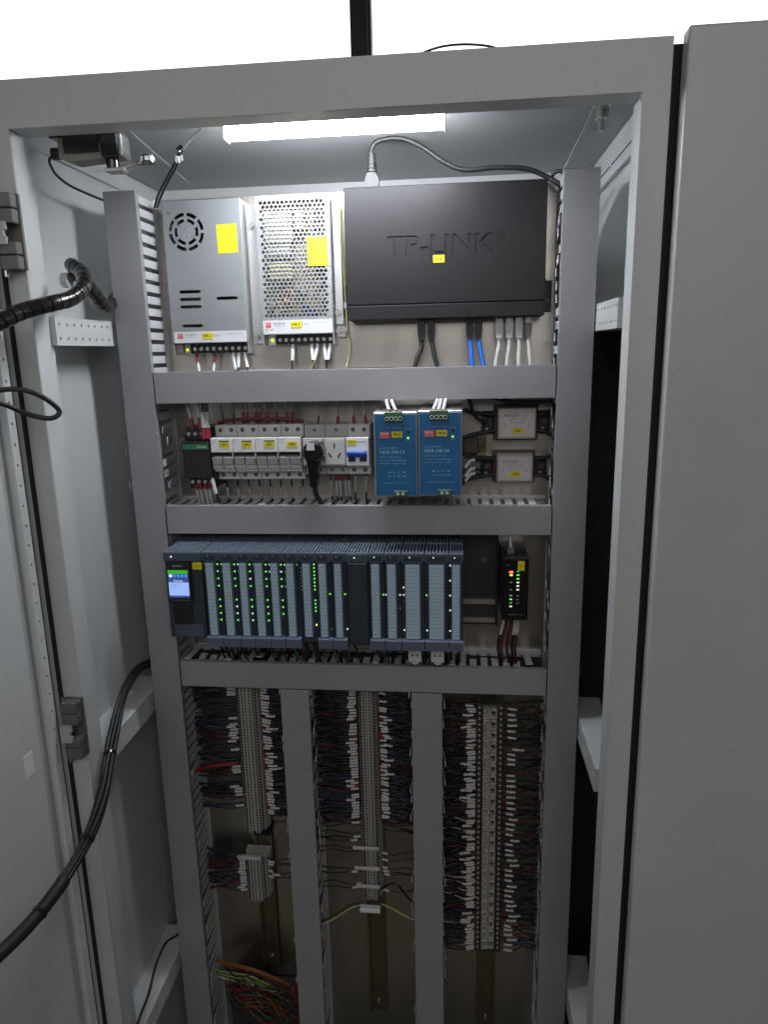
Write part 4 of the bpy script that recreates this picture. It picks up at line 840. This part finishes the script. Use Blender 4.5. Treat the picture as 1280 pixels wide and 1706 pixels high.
module('wide controller module, right of two, with white connector below', MX[13], MX[14], [(0.07, 0.42, G), (0.08, 0.90, W_)], strip=(0.19, 0.80), head_led=W_)
module('narrow controller module closing the row at the right end', MX[14], MX[15], [(0.09, 0.02, W_), (0.09, 0.22, W_), (0.09, 0.42, W_), (0.09, 0.62, W_), (0.09, 0.90, W_)], strip=(0.24, 0.74), head_led=W_)
for lab, x in (('white two hole connector under the left wide controller module', 0.0262), ('white two hole connector under the right wide controller module', 0.0622)):
    t = thing('connector', lab, 'connector', (x+0.01, -0.02, -0.50)); B('shell', 'device_grey', t, x, x+0.0210, -0.030, -0.008, -0.4985, -0.4660, bv=0.0012)
    for k in range(2): B('hole', 'black_matte', t, x+0.0055+k*0.0075, x+0.0085+k*0.0075, -0.0306, -0.0301, -0.4880, -0.4855)
    m = MB(); m.prism([(x+0.002, -0.4985), (x+0.019, -0.4985), (x+0.014, -0.5040), (x+0.008, -0.5040)], 'y', -0.026, -0.012); m.build('cable_entry', 'device_grey', t)
    m = MB(); m.tube([(x+0.0105, -0.018, -0.503), (x+0.010, -0.005, -0.512), (x+0.009, 0.02, -0.522), (x+0.009, 0.04, -0.535)], 0.0035, n=7); m.build('cord', 'rubber', t)
# wires hanging from modules into the lowest horizontal duct
nth0 = ['one', 'two', 'three', 'four', 'five', 'six', 'seven', 'eight', 'nine', 'ten', 'eleven', 'twelve', 'thirteen', 'fourteen', 'fifteen']
k = 0
for i in range(15):
    if i in (9,): continue
    for q in range(4):
        x = MX[i]+0.004+q*(MX[i+1]-MX[i]-0.008)/3+random.uniform(-.002, .002); xb = x+random.uniform(-.010, .010); y0 = random.uniform(-0.035, 0.01)
        mc = random.choice(['black', 'black', 'dark_blue_wire', 'dark_red_wire', 'green_wire'])
        wire('module_wire', [(x, y0, -0.4595), (x+(xb-x)*.4, y0+0.006, -0.478), (xb, y0+0.022, -0.502), (xb, max(y0+0.04, 0.02), -0.530)], 0.0017, mc, '%s dark wire under controller module %s from the screen unit' % (['1st', '2nd', '3rd', '4th'][q], nth0[i]), 'wires under the controller modules', n=5, sm=3,
             sleeve=(0.05, 0.35, 'marker', 0.0022) if random.random() < 0.12 else None)
# signal hub right of the controller
hb = thing('signal_module', 'black upright module with red and green lights right of the controller', 'module', (0.193, 0.02, -0.43))
B('body', 'black', hb, 0.1728, 0.2131, -0.016, 0.0795, -0.4300, -0.3285, bv=0.001); fc = B('face', 'black_gloss', hb, 0.1745, 0.2116, -0.0200, -0.0161, -0.4290, -0.3300, bv=0.001)
tg = B('number_tag', 'yellow', fc, 0.1960, 0.2060, -0.0207, -0.0201, -0.3475, -0.3325); lettering('S1', 0.2010, -0.0209, -0.3400, 0.0060, 0.0030, 'ink', tg)
B('alarm_led', 'led_red', fc, 0.1830, 0.1890, -0.0212, -0.0201, -0.3520, -0.3485, bv=0.0006)
for k, (mt_, z) in enumerate((('led_yellow', -0.3552), ('led_off', -0.3668), ('led_off', -0.3785), (D_, -0.3880), (G, -0.3942), (D_, -0.4000), (W_, -0.4058))): B('indicator_led', mt_, fc, 0.1842, 0.1882, -0.0208, -0.0201, z-0.0010, z+0.0010)
for k, (mt_, z) in enumerate(((D_, -0.3492), (G, -0.3548), (G, -0.3608), (W_, -0.3668), (W_, -0.3725), (W_, -0.3785), ('ink_grey', -0.3885), ('ink_grey', -0.3945), ('ink_grey', -0.4005))): B('indicator_led', mt_, fc, 0.1945, 0.1985, -0.0208, -0.0201, z-0.0010, z+0.0010)
lettering('PORT 1-8', 0.1935, -0.0202, -0.4195, 0.020, 0.0020, 'ink_grey', fc); lettering('NET', 0.1815, -0.0202, -0.3395, 0.007, 0.0018, 'ink_grey', fc)
wire('signal_cable', [(0.1870, 0.010, -0.3190), (0.1865, 0.014, -0.3060), (0.1885, 0.024, -0.2960), (0.190, 0.04, -0.285)], 0.0024, 'grey_cable', 'pale cable plugged into the top of the black upright module', cat='cable', ferrule=(0.0, 0.05, 'marker', 0.003))
t = MB().box(0.1815, 0.1925, 0.004, 0.016, -0.3284, -0.3180, bv=0.001).build('cable_plug', 'boot_grey', label='small grey green plug on top of the black upright module', cat='plug')
for i, (x, xb, mc) in enumerate(((0.1800, 0.1740, 'black'), (0.1850, 0.1790, 'dark_red_wire'), (0.1910, 0.1880, 'dark_red_wire'), (0.1960, 0.1960, 'black'), (0.2005, 0.2010, 'dark_red_wire'))):
    wire('signal_wire', [(x, 0.010, -0.4300), (x+(xb-x)*0.6, 0.012, -0.452), (xb-0.004, 0.016, -0.485), (xb, 0.03, -0.520), (xb, 0.05, -0.535)], 0.0022, mc, ['wire with white sleeve under the black upright module, leftmost', 'dark red wire under the black upright module, second from left', 'dark red wire in the middle under the black upright module', 'wire with white sleeve under the black upright module, second from right', 'wire with red end and white sleeve under the black upright module, rightmost'][i],
         sleeve=(0.06, 0.36, 'marker', 0.0027) if i in (0, 3, 4) else None, ferrule=(0, 0.06, 'red', 0.0026) if i == 4 else None)

# ------------------------------------------------------------------ terminal strips
def term_mesh(w_, th_):
    """one feed-through terminal, x across, front at y=0, z thickness th_"""
    m = MB(); m.mt('terminal_grey'); h = w_/2
    m.prism([(-h, 0.040), (-h, 0.024), (-h*0.78, 0.010), (-h*0.52, 0.008), (-h*0.46, 0.0), (-h*0.10, 0.0), (-h*0.06, 0.005), (h*0.06, 0.005), (h*0.10, 0.0), (h*0.46, 0.0), (h*0.52, 0.008), (h*0.78, 0.010), (h, 0.024), (h, 0.040)], 'z', -th_*0.46, th_*0.46)
    m.mt('black_matte')
    for s_ in (-1, 1):
        m.box(s_*h*0.28-0.0016, s_*h*0.28+0.0016, -0.0003, 0.0002, -th_*0.28, th_*0.28)
        m.box(s_*h*0.65-0.0018, s_*h*0.65+0.0018, 0.0072, 0.0092, -th_*0.28, th_*0.28)
    return raw_mesh(m, 'terminal')
TM = term_mesh(0.046, 0.0056); TM2 = term_mesh(0.038, 0.0056)
def strip(label, xc, mesh, z_list, y=0.030):
    t = thing('terminal_strip', label, 'terminal strip', (xc, 0.05, min(z_list)-0.003), 'terminal strips in the lower bays')
    for z in z_list: inst('terminal', mesh, t, (xc, y, z))
    return t
def frange(a, b, st): 
    out = []
    while a > b: out.append(a); a -= st
    return out
zs1 = frange(-0.571, -0.872, 0.0057); zs1b = frange(-0.930, -1.018, 0.0057)
s1 = strip('tall terminal strip in the left bay', -0.2650, TM, zs1)
B('end_plate', 'black', s1, -0.268, -0.238, 0.034, 0.07, -0.8785, -0.8735)
s1b = strip('short terminal strip under the tall one in the left bay', -0.2700, TM, zs1b); B('end_bracket', 'marker', s1b, -0.294, -0.256, 0.026, 0.034, -0.9265, -0.9195, bv=0.001)
zs2 = frange(-0.571, -1.000, 0.0057)
s2 = strip('long terminal strip in the middle bay with white end brackets', -0.0515, TM2, zs2)
for z, xx in ((-0.889, -0.084), (-0.931, -0.082), (-0.969, -0.080)): B('end_bracket', 'marker', s2, xx, -0.036, 0.0255, 0.029, z-0.0033, z+0.0033, bv=0.0008)
B('end_bracket', 'white', s2, -0.0745, -0.0365, 0.022, 0.034, -1.0225, -1.0135, bv=0.0012)
# screw terminal strip of the right bay with a yellowed cover
s3 = thing('terminal_strip', 'screw terminal strip with yellowed clear cover in the right bay', 'terminal strip', (0.160, 0.05, -1.115), 'terminal strips in the lower bays')
B('base', 'terminal_dark', s3, 0.1370, 0.1840, 0.045, 0.0720, -1.1130, -0.6080, bv=0.001)
zc = -0.6200; kk = 0
while zc > -1.100:
    c_ = MB(); c_.mt('clear_yellow'); c_.box(0.1480, 0.1600, 0.0325, 0.0449, zc-0.0100, zc+0.0100, bv=0.0008); c_.box(0.1604, 0.1712, 0.0350, 0.0449, zc-0.0100, zc-0.0048, bv=0.0006); c_.box(0.1604, 0.1712, 0.0350, 0.0449, zc+0.0048, zc+0.0100, bv=0.0006); c_.box(0.1690, 0.1712, 0.0350, 0.0449, zc-0.0047, zc+0.0047); c_.box(0.1604, 0.1622, 0.0350, 0.0449, zc-0.0047, zc+0.0047)
    c_.mt('black_matte'); c_.box(0.1500, 0.1580, 0.0321, 0.0324, zc+0.002, zc+0.0026); c_.box(0.1510, 0.1560, 0.0321, 0.0324, zc-0.004, zc-0.0032); c_.box(0.1500, 0.1575, 0.0321, 0.0324, zc+0.0062, zc+0.0068)
    c_.build('cover_cell', None, s3); zc -= 0.0212
z = -0.6130
while z > -1.110:
    for x in (0.1420, 0.1785): 
        CY('screw', 'terminal_grey', s3, (x, z), 'y', 0.0022, 0.0428, 0.0449, n=7)
    z -= 0.0106
# wires of the strips
def nth(i): return '%d%s' % (i, 'th' if 10 <= i % 100 <= 20 else {1: 'st', 2: 'nd', 3: 'rd'}.get(i % 10, 'th'))
def side_wires(strip_name, xs, xe, zlist, ferr, sl_len, sag, matl, label, group, jit=0.0016, y=0.040, r=0.0013, reach=None, off=0.0, fm='red'):
    d = 1 if xe > xs else -1
    for iz, z in enumerate(zlist):
        zz = z+random.uniform(-0.0006, 0.0006); e = z+random.uniform(-sag, sag*0.6)-0.004; mc = random.choice(matl); L_ = abs(xe-xs); o_ = off if random.random() < 0.7 else off+random.uniform(0, 0.012)
        jz = random.uniform(-jit, jit); s0 = (0.002+o_)/L_; s1_ = s0+sl_len*random.uniform(0.85, 1.1)/L_
        P_ = [(xs, y, zz), (xs+d*L_*0.16, y-0.003, zz+jz*0.4), (xs+d*L_*0.36, y-0.004, zz+jz), (xs+d*L_*0.68, y+random.uniform(-.003, .008), (zz+e)/2+jz), (xe, y+random.uniform(-.004, .012), e)]
        wire('strip_wire', P_, r, mc, label+', '+nth(iz+1)+' from the top', group, n=5, sm=4, sleeve=(min(s0, 0.6), min(s1_, 0.85), 'marker', 0.0024) if sl_len and random.random() < 0.93 else None, ferrule=(0.0, max(s0, 0.05), fm, 0.0020) if ferr and random.random() < ferr else None)
def pick(zs, ranges): return [z for z in zs if any(a >= z >= b for a, b in ranges)]
DK = ['black', 'black', 'dark_red_wire', 'dark_blue_wire', 'black']
side_wires('l', -0.2880, -0.3700, pick(zs1, [(-0.57, -0.612), (-0.648, -0.700), (-0.713, -0.718), (-0.745, -0.760), (-0.785, -0.806), (-0.826, -0.831)]), 0.1, 0.021, 0.008, DK, 'sleeved wire left of the tall left bay strip', 'left bay wires, left side', y=0.050)
side_wires('l', -0.2420, -0.1900, pick(zs1, [(-0.57, -0.838)]), 0.92, 0.0190, 0.010, ['dark_blue_wire', 'dark_blue_wire', 'black'], 'sleeved wire right of the tall left bay strip', 'left bay wires, right side', off=0.003)
side_wires('l', -0.2930, -0.3700, [z for z in zs1b if -0.93 > z > -1.01], 0.1, 0.018, 0.010, DK, 'sleeved wire left of the short left bay strip', 'short strip wires, left side', y=0.050)
side_wires('l', -0.2470, -0.1900, [-0.931, -0.937, -0.943, -0.957, -0.963, -0.969], 0, 0.017, 0.003, ['black'], 'black wire with pale sleeve right of the short left bay strip', 'short strip wires, right side')
side_wires('l', -0.0705, -0.1480, pick(zs2, [(-0.57, -0.640), (-0.648, -0.7775), (-0.786, -0.835), (-0.842, -0.848)]), 0.55, 0.0195, 0.006, ['black', 'black', 'dark_blue_wire'], 'sleeved wire left of the middle bay strip', 'middle bay wires, left side')
side_wires('l', -0.0325, 0.0320, pick(zs2, [(-0.57, -0.590), (-0.605, -0.834)]), 0.9, 0.0180, 0.016, ['dark_blue_wire', 'black', 'dark_blue_wire'], 'sleeved wire right of the middle bay strip', 'middle bay wires, right side', jit=0.004, off=0.003)
side_wires('l', -0.0325, 0.0320, [-0.906, -0.920, -0.936, -0.944, -0.950, -0.985], 0.5, 0.016, 0.014, ['dark_blue_wire', 'black'], 'sleeved wire low down right of the middle bay strip', 'low middle bay wires, right side')
side_wires('l', -0.0705, -0.1480, [-0.867, -0.874, -0.880, -0.897, -0.903, -0.940, -0.947, -0.974, -0.980], 0, 0.017, 0.010, ['black'], 'sleeved wire low down left of the middle bay strip', 'low middle bay wires, left side')
zs3 = []
z = -0.6130
while z > -1.105: zs3.append(z); z -= 0.0106
side_wires('r', 0.1390, 0.0760, [z+q for z in zs3 for q in (0.0022, -0.0026)], 0.65, 0.0200, 0.012, ['black', 'dark_red_wire', 'black', 'black', 'black', 'terminal_dark', 'black', 'rubber', 'black', 'dark_blue_wire', 'black', 'sleeve_dim'], 'sleeved wire left of the right bay strip', 'right bay wires, left side', fm='dark_red_wire', jit=0.0030, off=0.005, y=0.044)
side_wires('r', 0.1815, 0.2520, zs3, 0.4, 0.0190, 0.006, ['black', 'black', 'dark_red_wire'], 'sleeved wire right of the right bay strip', 'right bay wires, right side', fm='dark_red_wire', jit=0.002, off=0.012, y=0.044)
def wire_mass(label, xs, xe, za, zb, n):
    m = MB()
    for k in range(n):
        z = za+(zb-za)*(k+random.random())/n; e = z+random.uniform(-0.022, 0.014); d = xe-xs; y = random.uniform(0.050, 0.068)
        m.mt(random.choice(['black', 'black', 'rubber', 'dark_blue_wire', 'dark_red_wire', 'terminal_dark']))
        m.tube([(xs, y, z), (xs+d*0.35, y-random.uniform(0, .010), z+random.uniform(-.003, .004)), (xs+d*0.7, y-random.uniform(-.004, .012), (z+e)/2+random.uniform(-.004, .004)), (xe, y, e)], random.uniform(0.0010, 0.0017), n=5, sm=3)
    m.build('wire_mass', None, None, label=label, cat='wires', kind='stuff')
wire_mass('dense dark wires behind the sleeves left of the tall left bay strip', -0.290, -0.371, -0.57, -0.84, 75)
wire_mass('dense dark wires behind the sleeves right of the tall left bay strip', -0.240, -0.191, -0.57, -0.86, 110)
wire_mass('dense dark wires behind the sleeves left of the short left bay strip', -0.294, -0.371, -0.93, -1.00, 22)
wire_mass('dense dark wires behind the sleeves left of the middle bay strip', -0.072, -0.147, -0.57, -0.86, 110)
wire_mass('dense dark wires behind the sleeves right of the middle bay strip', -0.031, 0.031, -0.57, -0.87, 110)
wire_mass('dense dark wires behind the sleeves left of the right bay strip', 0.138, 0.077, -0.605, -1.10, 170)
wire_mass('dense dark wires behind the sleeves right of the right bay strip', 0.183, 0.251, -0.605, -1.10, 90)
m = MB()
for k in range(46):
    m.mt(random.choice(['dark_red_wire', 'red', 'dark_red_wire', 'dark_red_wire', 'green_wire', 'green_wire', 'black', 'black', 'orange']))
    xa = random.uniform(-0.355, -0.30); xb_ = random.uniform(-0.27, -0.205); za = random.uniform(-1.25, -1.195)
    m.tube([(xa, random.uniform(.03, .06), za), (xa+(xb_-xa)*0.35, random.uniform(.0, .035), za+random.uniform(-0.002, 0.022)), (xa+(xb_-xa)*0.75, random.uniform(.0, .035), za+random.uniform(-0.03, 0.012)), (xb_, random.uniform(.01, .05), za+random.uniform(-0.06, -0.02))], random.uniform(0.0009, 0.0014), n=5, sm=4)
m.build('wire_tangle', None, None, label='loose tangle of thin coloured wires at the foot of the left bay', cat='wires', kind='stuff')
for k in range(2): wire('bay_wire', [(-0.372, 0.035, -0.752-k*0.002), (-0.355, 0.030, -0.742-k*0.002), (-0.335, 0.028, -0.7345-k*0.0025), (-0.290, 0.034, -0.7300-k*0.003)], 0.0019, 'red', ['bright red wire leaving the left duct for the tall left bay strip, upper', 'bright red wire leaving the left duct for the tall left bay strip, lower'][k])
for i, pts in enumerate(([(-0.072, 0.045, -1.020), (-0.092, 0.04, -1.022), (-0.120, 0.03, -1.036), (-0.146, 0.02, -1.046)], [(-0.072, 0.042, -1.022), (-0.095, 0.036, -1.027), (-0.122, 0.026, -1.041), (-0.147, 0.018, -1.049)], [(-0.037, 0.045, -1.021), (-0.015, 0.04, -1.026), (0.010, 0.035, -1.036), (0.034, 0.03, -1.040)])):
    wire('earth_wire', pts, 0.0019, 'yellow_wire' if i != 0 else 'black', ['black wire arching left from the bottom end bracket of the middle strip', 'dull yellow green wire arching left from the bottom end bracket of the middle strip', 'dull yellow green wire running right from the bottom end bracket of the middle strip'][i])
wire('bay_wire', [(-0.036, 0.04, -0.985), (-0.010, 0.03, -0.962), (0.012, 0.028, -0.985), (0.030, 0.03, -1.012)], 0.0019, 'black', 'black wire curving from the low middle strip into the right duct')
# loose wires at the bottom of the left bay
for i in range(4): wire('loose_wire', [(-0.372, 0.045, -1.172-i*0.001), (-0.330, 0.030, -1.163-i*0.0016), (-0.285, 0.022, -1.163-i*0.0020), (-0.245, 0.025, -1.182-i*0.0018), (-0.222, 0.040, -1.212-i*0.001)], 0.0014, 'orange', 'orange wire arching across the foot of the left bay, %s from the top' % ['1st', '2nd', '3rd', '4th'][i], 'orange wires in the left bay')
for i in range(5): wire('loose_wire', [(-0.372, 0.045, -1.196-i*0.003), (-0.335, 0.030, -1.185-i*0.004), (-0.295, 0.024, -1.182-i*0.005), (-0.262, 0.026, -1.200-i*0.004), (-0.246, 0.040, -1.226-i*0.001)], 0.0018, ['yellow_wire', 'green_wire', 'yellow_wire', 'green_wire', 'grey_cable'][i], ['yellow wire arching below the orange wires in the left bay, upper', 'dark green wire arching below the orange wires in the left bay, upper', 'yellow wire arching below the orange wires in the left bay, lower', 'dark green wire arching below the orange wires in the left bay, lower', 'pale grey wire arching below the orange wires in the left bay'][i])
t = thing('relay_base', 'dark terminal base with red tipped contacts at the foot of the left bay', 'terminal block', (-0.27, 0.05, -1.34)); B('body', 'terminal_dark', t, -0.3420, -0.2050, 0.040, 0.0795, -1.330, -1.2350, bv=0.002)
for k in range(10): 
    m = MB(); m.tube([(-0.325+k*0.0112, 0.045, -1.2380), (-0.326+k*0.0112, 0.038, -1.2290)], 0.0024, n=6, raw=True); m.build('contact', 'red' if k < 8 else 'marker', t)
for k in range(3): wire('loose_wire', [(-0.220+k*0.006, 0.05, -1.225), (-0.214+k*0.004, 0.03, -1.205+k*0.004), (-0.200, 0.018, -1.240), (-0.199-k*0.002, 0.016, -1.290), (-0.200-k*0.002, 0.02, -1.34)], 0.0018, 'dark_red_wire' if k else 'red', ['red wire falling beside the duct at the foot of the left bay', 'dark red wire falling at the foot of the left bay, left', 'dark red wire falling at the foot of the left bay, right'][k])

# ------------------------------------------------------------------ limit switch and loose cables
ls = thing('limit_switch', 'door limit switch with roller lever hanging inside the top left corner', 'limit switch', (-0.36, -0.13, 0.215))
B('bracket', 'black_gloss', ls, -0.4100, -0.3330, -0.145, -0.115, 0.2548, 0.2600, bv=0.0006); B('bracket_arm', 'black_gloss', ls, -0.3900, -0.3440, -0.1485, -0.1455, 0.2360, 0.2600)
m = MB(); m.prism([(-0.3985, 0.2545), (-0.3680, 0.2545), (-0.3600, 0.2460), (-0.3540, 0.2380), (-0.3420, 0.2380), (-0.3420, 0.2290), (-0.3840, 0.2260), (-0.3985, 0.2310)], 'y', -0.145, -0.118); m.build('housing', 'bakelite', ls)
B('head', 'black_gloss', ls, -0.3445, -0.3200, -0.1450, -0.1180, 0.2300, 0.2580, bv=0.0015); B('head_bracket', 'steel', ls, -0.3198, -0.3150, -0.1440, -0.1200, 0.2310, 0.2570, bv=0.001); B('head_clip', 'steel', ls, -0.3460, -0.3260, -0.1460, -0.1170, 0.2582, 0.2600)
CY('shaft', 'black_gloss', ls, (-0.335, -0.131), 'z', 0.0080, 0.2175, 0.2300, n=14)
B('lever_clamp', 'steel', ls, -0.3430, -0.3180, -0.1400, -0.1220, 0.2140, 0.2190, bv=0.001)
m = MB(); m.tube([(-0.325, -0.131, 0.2190), (-0.312, -0.125, 0.2240), (-0.300, -0.116, 0.2300)], 0.0018, n=6, raw=True); m.tube([(-0.325, -0.127, 0.2165), (-0.312, -0.121, 0.2215), (-0.300, -0.112, 0.2285)], 0.0014, n=6, raw=True); m.build('lever', 'steel', ls)
m = MB(); m.cyl((-0.296, -0.113), 'z', 0.0095, 0.2280, 0.2370, n=18); rl = m.build('roller', 'black_gloss', ls); m = MB(); m.cyl((-0.2960, -0.113), 'z', 0.0099, 0.2300, 0.2350, n=18); m.build('roller_band', 'steel', rl)
CY('cable_gland', 'black', ls, (-0.131, 0.2400), 'x', 0.0075, -0.4140, -0.3986, n=12)
m = MB(); m.tube([(-0.413, -0.131, 0.2390), (-0.4215, -0.128, 0.2340), (-.4265, -.115, .2280), (-.4285, -.10, .2220), (-.4290, -.07, .2165), (-.4260, -.03, .2140), (-.4200, .02, .2116), (-.405, .04, .205)], 0.0018, n=7); m.build('cord', 'rubber', ls)
pr = thing('cable_pair', 'pair of thin black cables tied together above the left duct', 'cable', (-0.32, 0.02, 0.2))
for k in range(2):
    o_ = 0.004*k; m = MB(); m.tube([(-.2934, 0, .2723), (-.3085+o_, .01, .2555-o_*0.5), (-.3310+o_, .03, .2400-o_*.4), (-.3494+o_*1.4, .042, .2224), (-.3590+o_, .048, .2060)], 0.0017, n=7); m.build('cord', 'rubber', pr)
m = MB(); m.tube([(-0.2965, -0.002, 0.2690), (-0.2905, 0.002, 0.2755)], 0.0055, n=8, raw=True); m.build('cable_tie', 'black_gloss', pr)
m = MB(); m.box(-0.3040, -0.2960, 0.001, 0.007, 0.2560, 0.2660, bv=0.002, seg=2); m.box(-0.2990, -0.2920, 0.002, 0.008, 0.2590, 0.2670, bv=0.002, seg=2); m.build('tie_mount', 'clear_plastic', pr)
wire('white_cord', [(-0.199, -0.085, 0.284), (-0.225, -0.090, 0.2800), (-.2339, -.08, .2745), (-.2598, -.05, .2715), (-.2898, 0, .2725)], 0.0016, 'white', 'thin white cord leading from the lamp tube to the tied black cables', cat='cord')
wire('draw_string', [(0.2754, -0.10, 0.2915), (0.2686, -0.08, 0.2680), (0.2487, 0.0, 0.2225)], 0.0005, 'clear_plastic', 'thin pale string from the roof to the top of the right duct', cat='string', sm=2)
wire('draw_string', [(-0.345, -0.08, 0.2905), (-0.355, 0.02, 0.2890), (-0.385, 0.30, 0.2900)], 0.0007, 'clear_plastic', 'thin pale string along the roof behind the roller lever', cat='string', sm=2)
wire('roof_cable', [(0.050, -0.17, 0.3062), (0.0612, -.180, .3088), (.0713, -.185, .3106), (.088, -.185, .3138), (.1079, -.185, .3144), (.1277, -.185, .3126), (.1442, -.183, .3098), (.158, -.175, .3062), (0.175, -0.12, 0.3062)], 0.0013, 'rubber', 'thin black cable arching over the cabinet top', cat='cable')
# spiral wrapped hose, loop and cable bundle at the left
hp = [(-0.4950, -0.395, -0.040), (-0.4620, -0.355, -0.014), (-.4309, -.33, .0056), (-.412, -.29, .0269), (-.4003, -.26, .0392), (-.3834, -.23, .0487), (-.3740, -.20, .0566), (-.3727, -.17, .0727), (-.3880, -.14, .0932), (-.4080, -.125, .1046), (-.4140, -.112, .1040), (-.4125, -.10, .0930), (-.4080, -.075, .0740), (-.4110, -.045, .0590), (-.4190, -.01, .0600), (-.4220, .03, .0780), (-.423, .06, .082)]
path = smooth_path(hp, 8); hs = thing('wrapped_hose', 'thick black spiral wrapped cable curling from the door into the left side', 'cable', (-0.40, -0.2, 0.0))
m = MB(); m.tube(path, 0.0086, n=12, raw=True); m.build('core', 'black', hs)
m = MB(); rngs = []
for i in range(0, len(path)-3, 3): m.tube([path[i].lerp(path[i+1], 0.2), path[i+1], path[i+2], path[i+2].lerp(path[i+3], 0.7)], 0.0097, n=12, raw=True)
m.build('spiral_wrap', 'black_gloss', hs)
CY('saddle', 'clear_plastic', hs, (-0.108, 0.088), 'x', 0.010, -0.4330, -0.4230, n=10)
wire('loop_cable', [(-.4950, -.372, -.066), (-.4620, -.325, -.0580), (-.4236, -.29, -.05), (-.4006, -.28, -.051), (-.3821, -.27, -.0616), (-.3722, -.26, -.0775), (-.3790, -.27, -.0850), (-.4008, -.28, -.0788), (-.4192, -.30, -.0645), (-.4500, -.335, -.053), (-.4960, -.385, -.050)], 0.0031, 'rubber', 'black cable loop reaching in from the open door', cat='cable', n=9)
bp_ = [(-.428, .05, -.545), (-.4318, .03, -.5386), (-.4300, -.02, -.5274), (-.4250, -.07, -.5290), (-.4200, -.11, -.5430), (-.4130, -.15, -.5684), (-.4046, -.19, -.5931), (-.3941, -.23, -.6147), (-.391, -.27, -.6379), (-.3947, -.31, -.6579), (-.4009, -.35, -.6717), (-.4124, -.39, -.6839), (-.4272, -.43, -.6909), (-.4437, -.47, -.6941), (-.4700, -.52, -.6960), (-.5050, -.575, -.702)]
cb = thing('cable_bundle', 'tied bundle of dark cables sagging from the left duct to the open door', 'cable bundle', (-0.41, -0.2, -0.70))
for k in range(5):
    ph = k*1.26; m = MB(); m.tube([(p[0]+0.0045*math.cos(ph+i*0.25)*(1.3 if 4 < i < 9 else 0.9), p[1], p[2]+0.0045*math.sin(ph+i*0.25)*(1.3 if 4 < i < 9 else 0.9)) for i, p in enumerate(bp_)], 0.0036, n=7); m.build('cord', ['rubber', 'black', 'terminal_dark', 'black', 'rubber'][k], cb)
bpath = smooth_path(bp_, 6)
for i in (34, 50, 64):
    m = MB(); m.tube([bpath[i], bpath[i].lerp(bpath[i+1], 0.55)], 0.0098, n=10, raw=True); m.build('cable_tie', 'black_gloss', cb)
m = MB(); m.tube(bpath[58:], 0.0088, n=10, raw=True); m.build('tape_wrap', 'rubber', cb)
wire('thin_cable', [(-.4100, .03, -1.073), (-.4179, 0, -1.0746), (-.4270, -.03, -1.0639), (-.4290, -.07, -1.0697), (-.4240, -.12, -1.085), (-.4200, -.17, -1.0876), (-.4190, -.18, -1.13)], 0.0022, 'rubber', 'thin black cable lying along the lowest left mounting rail', cat='cable')
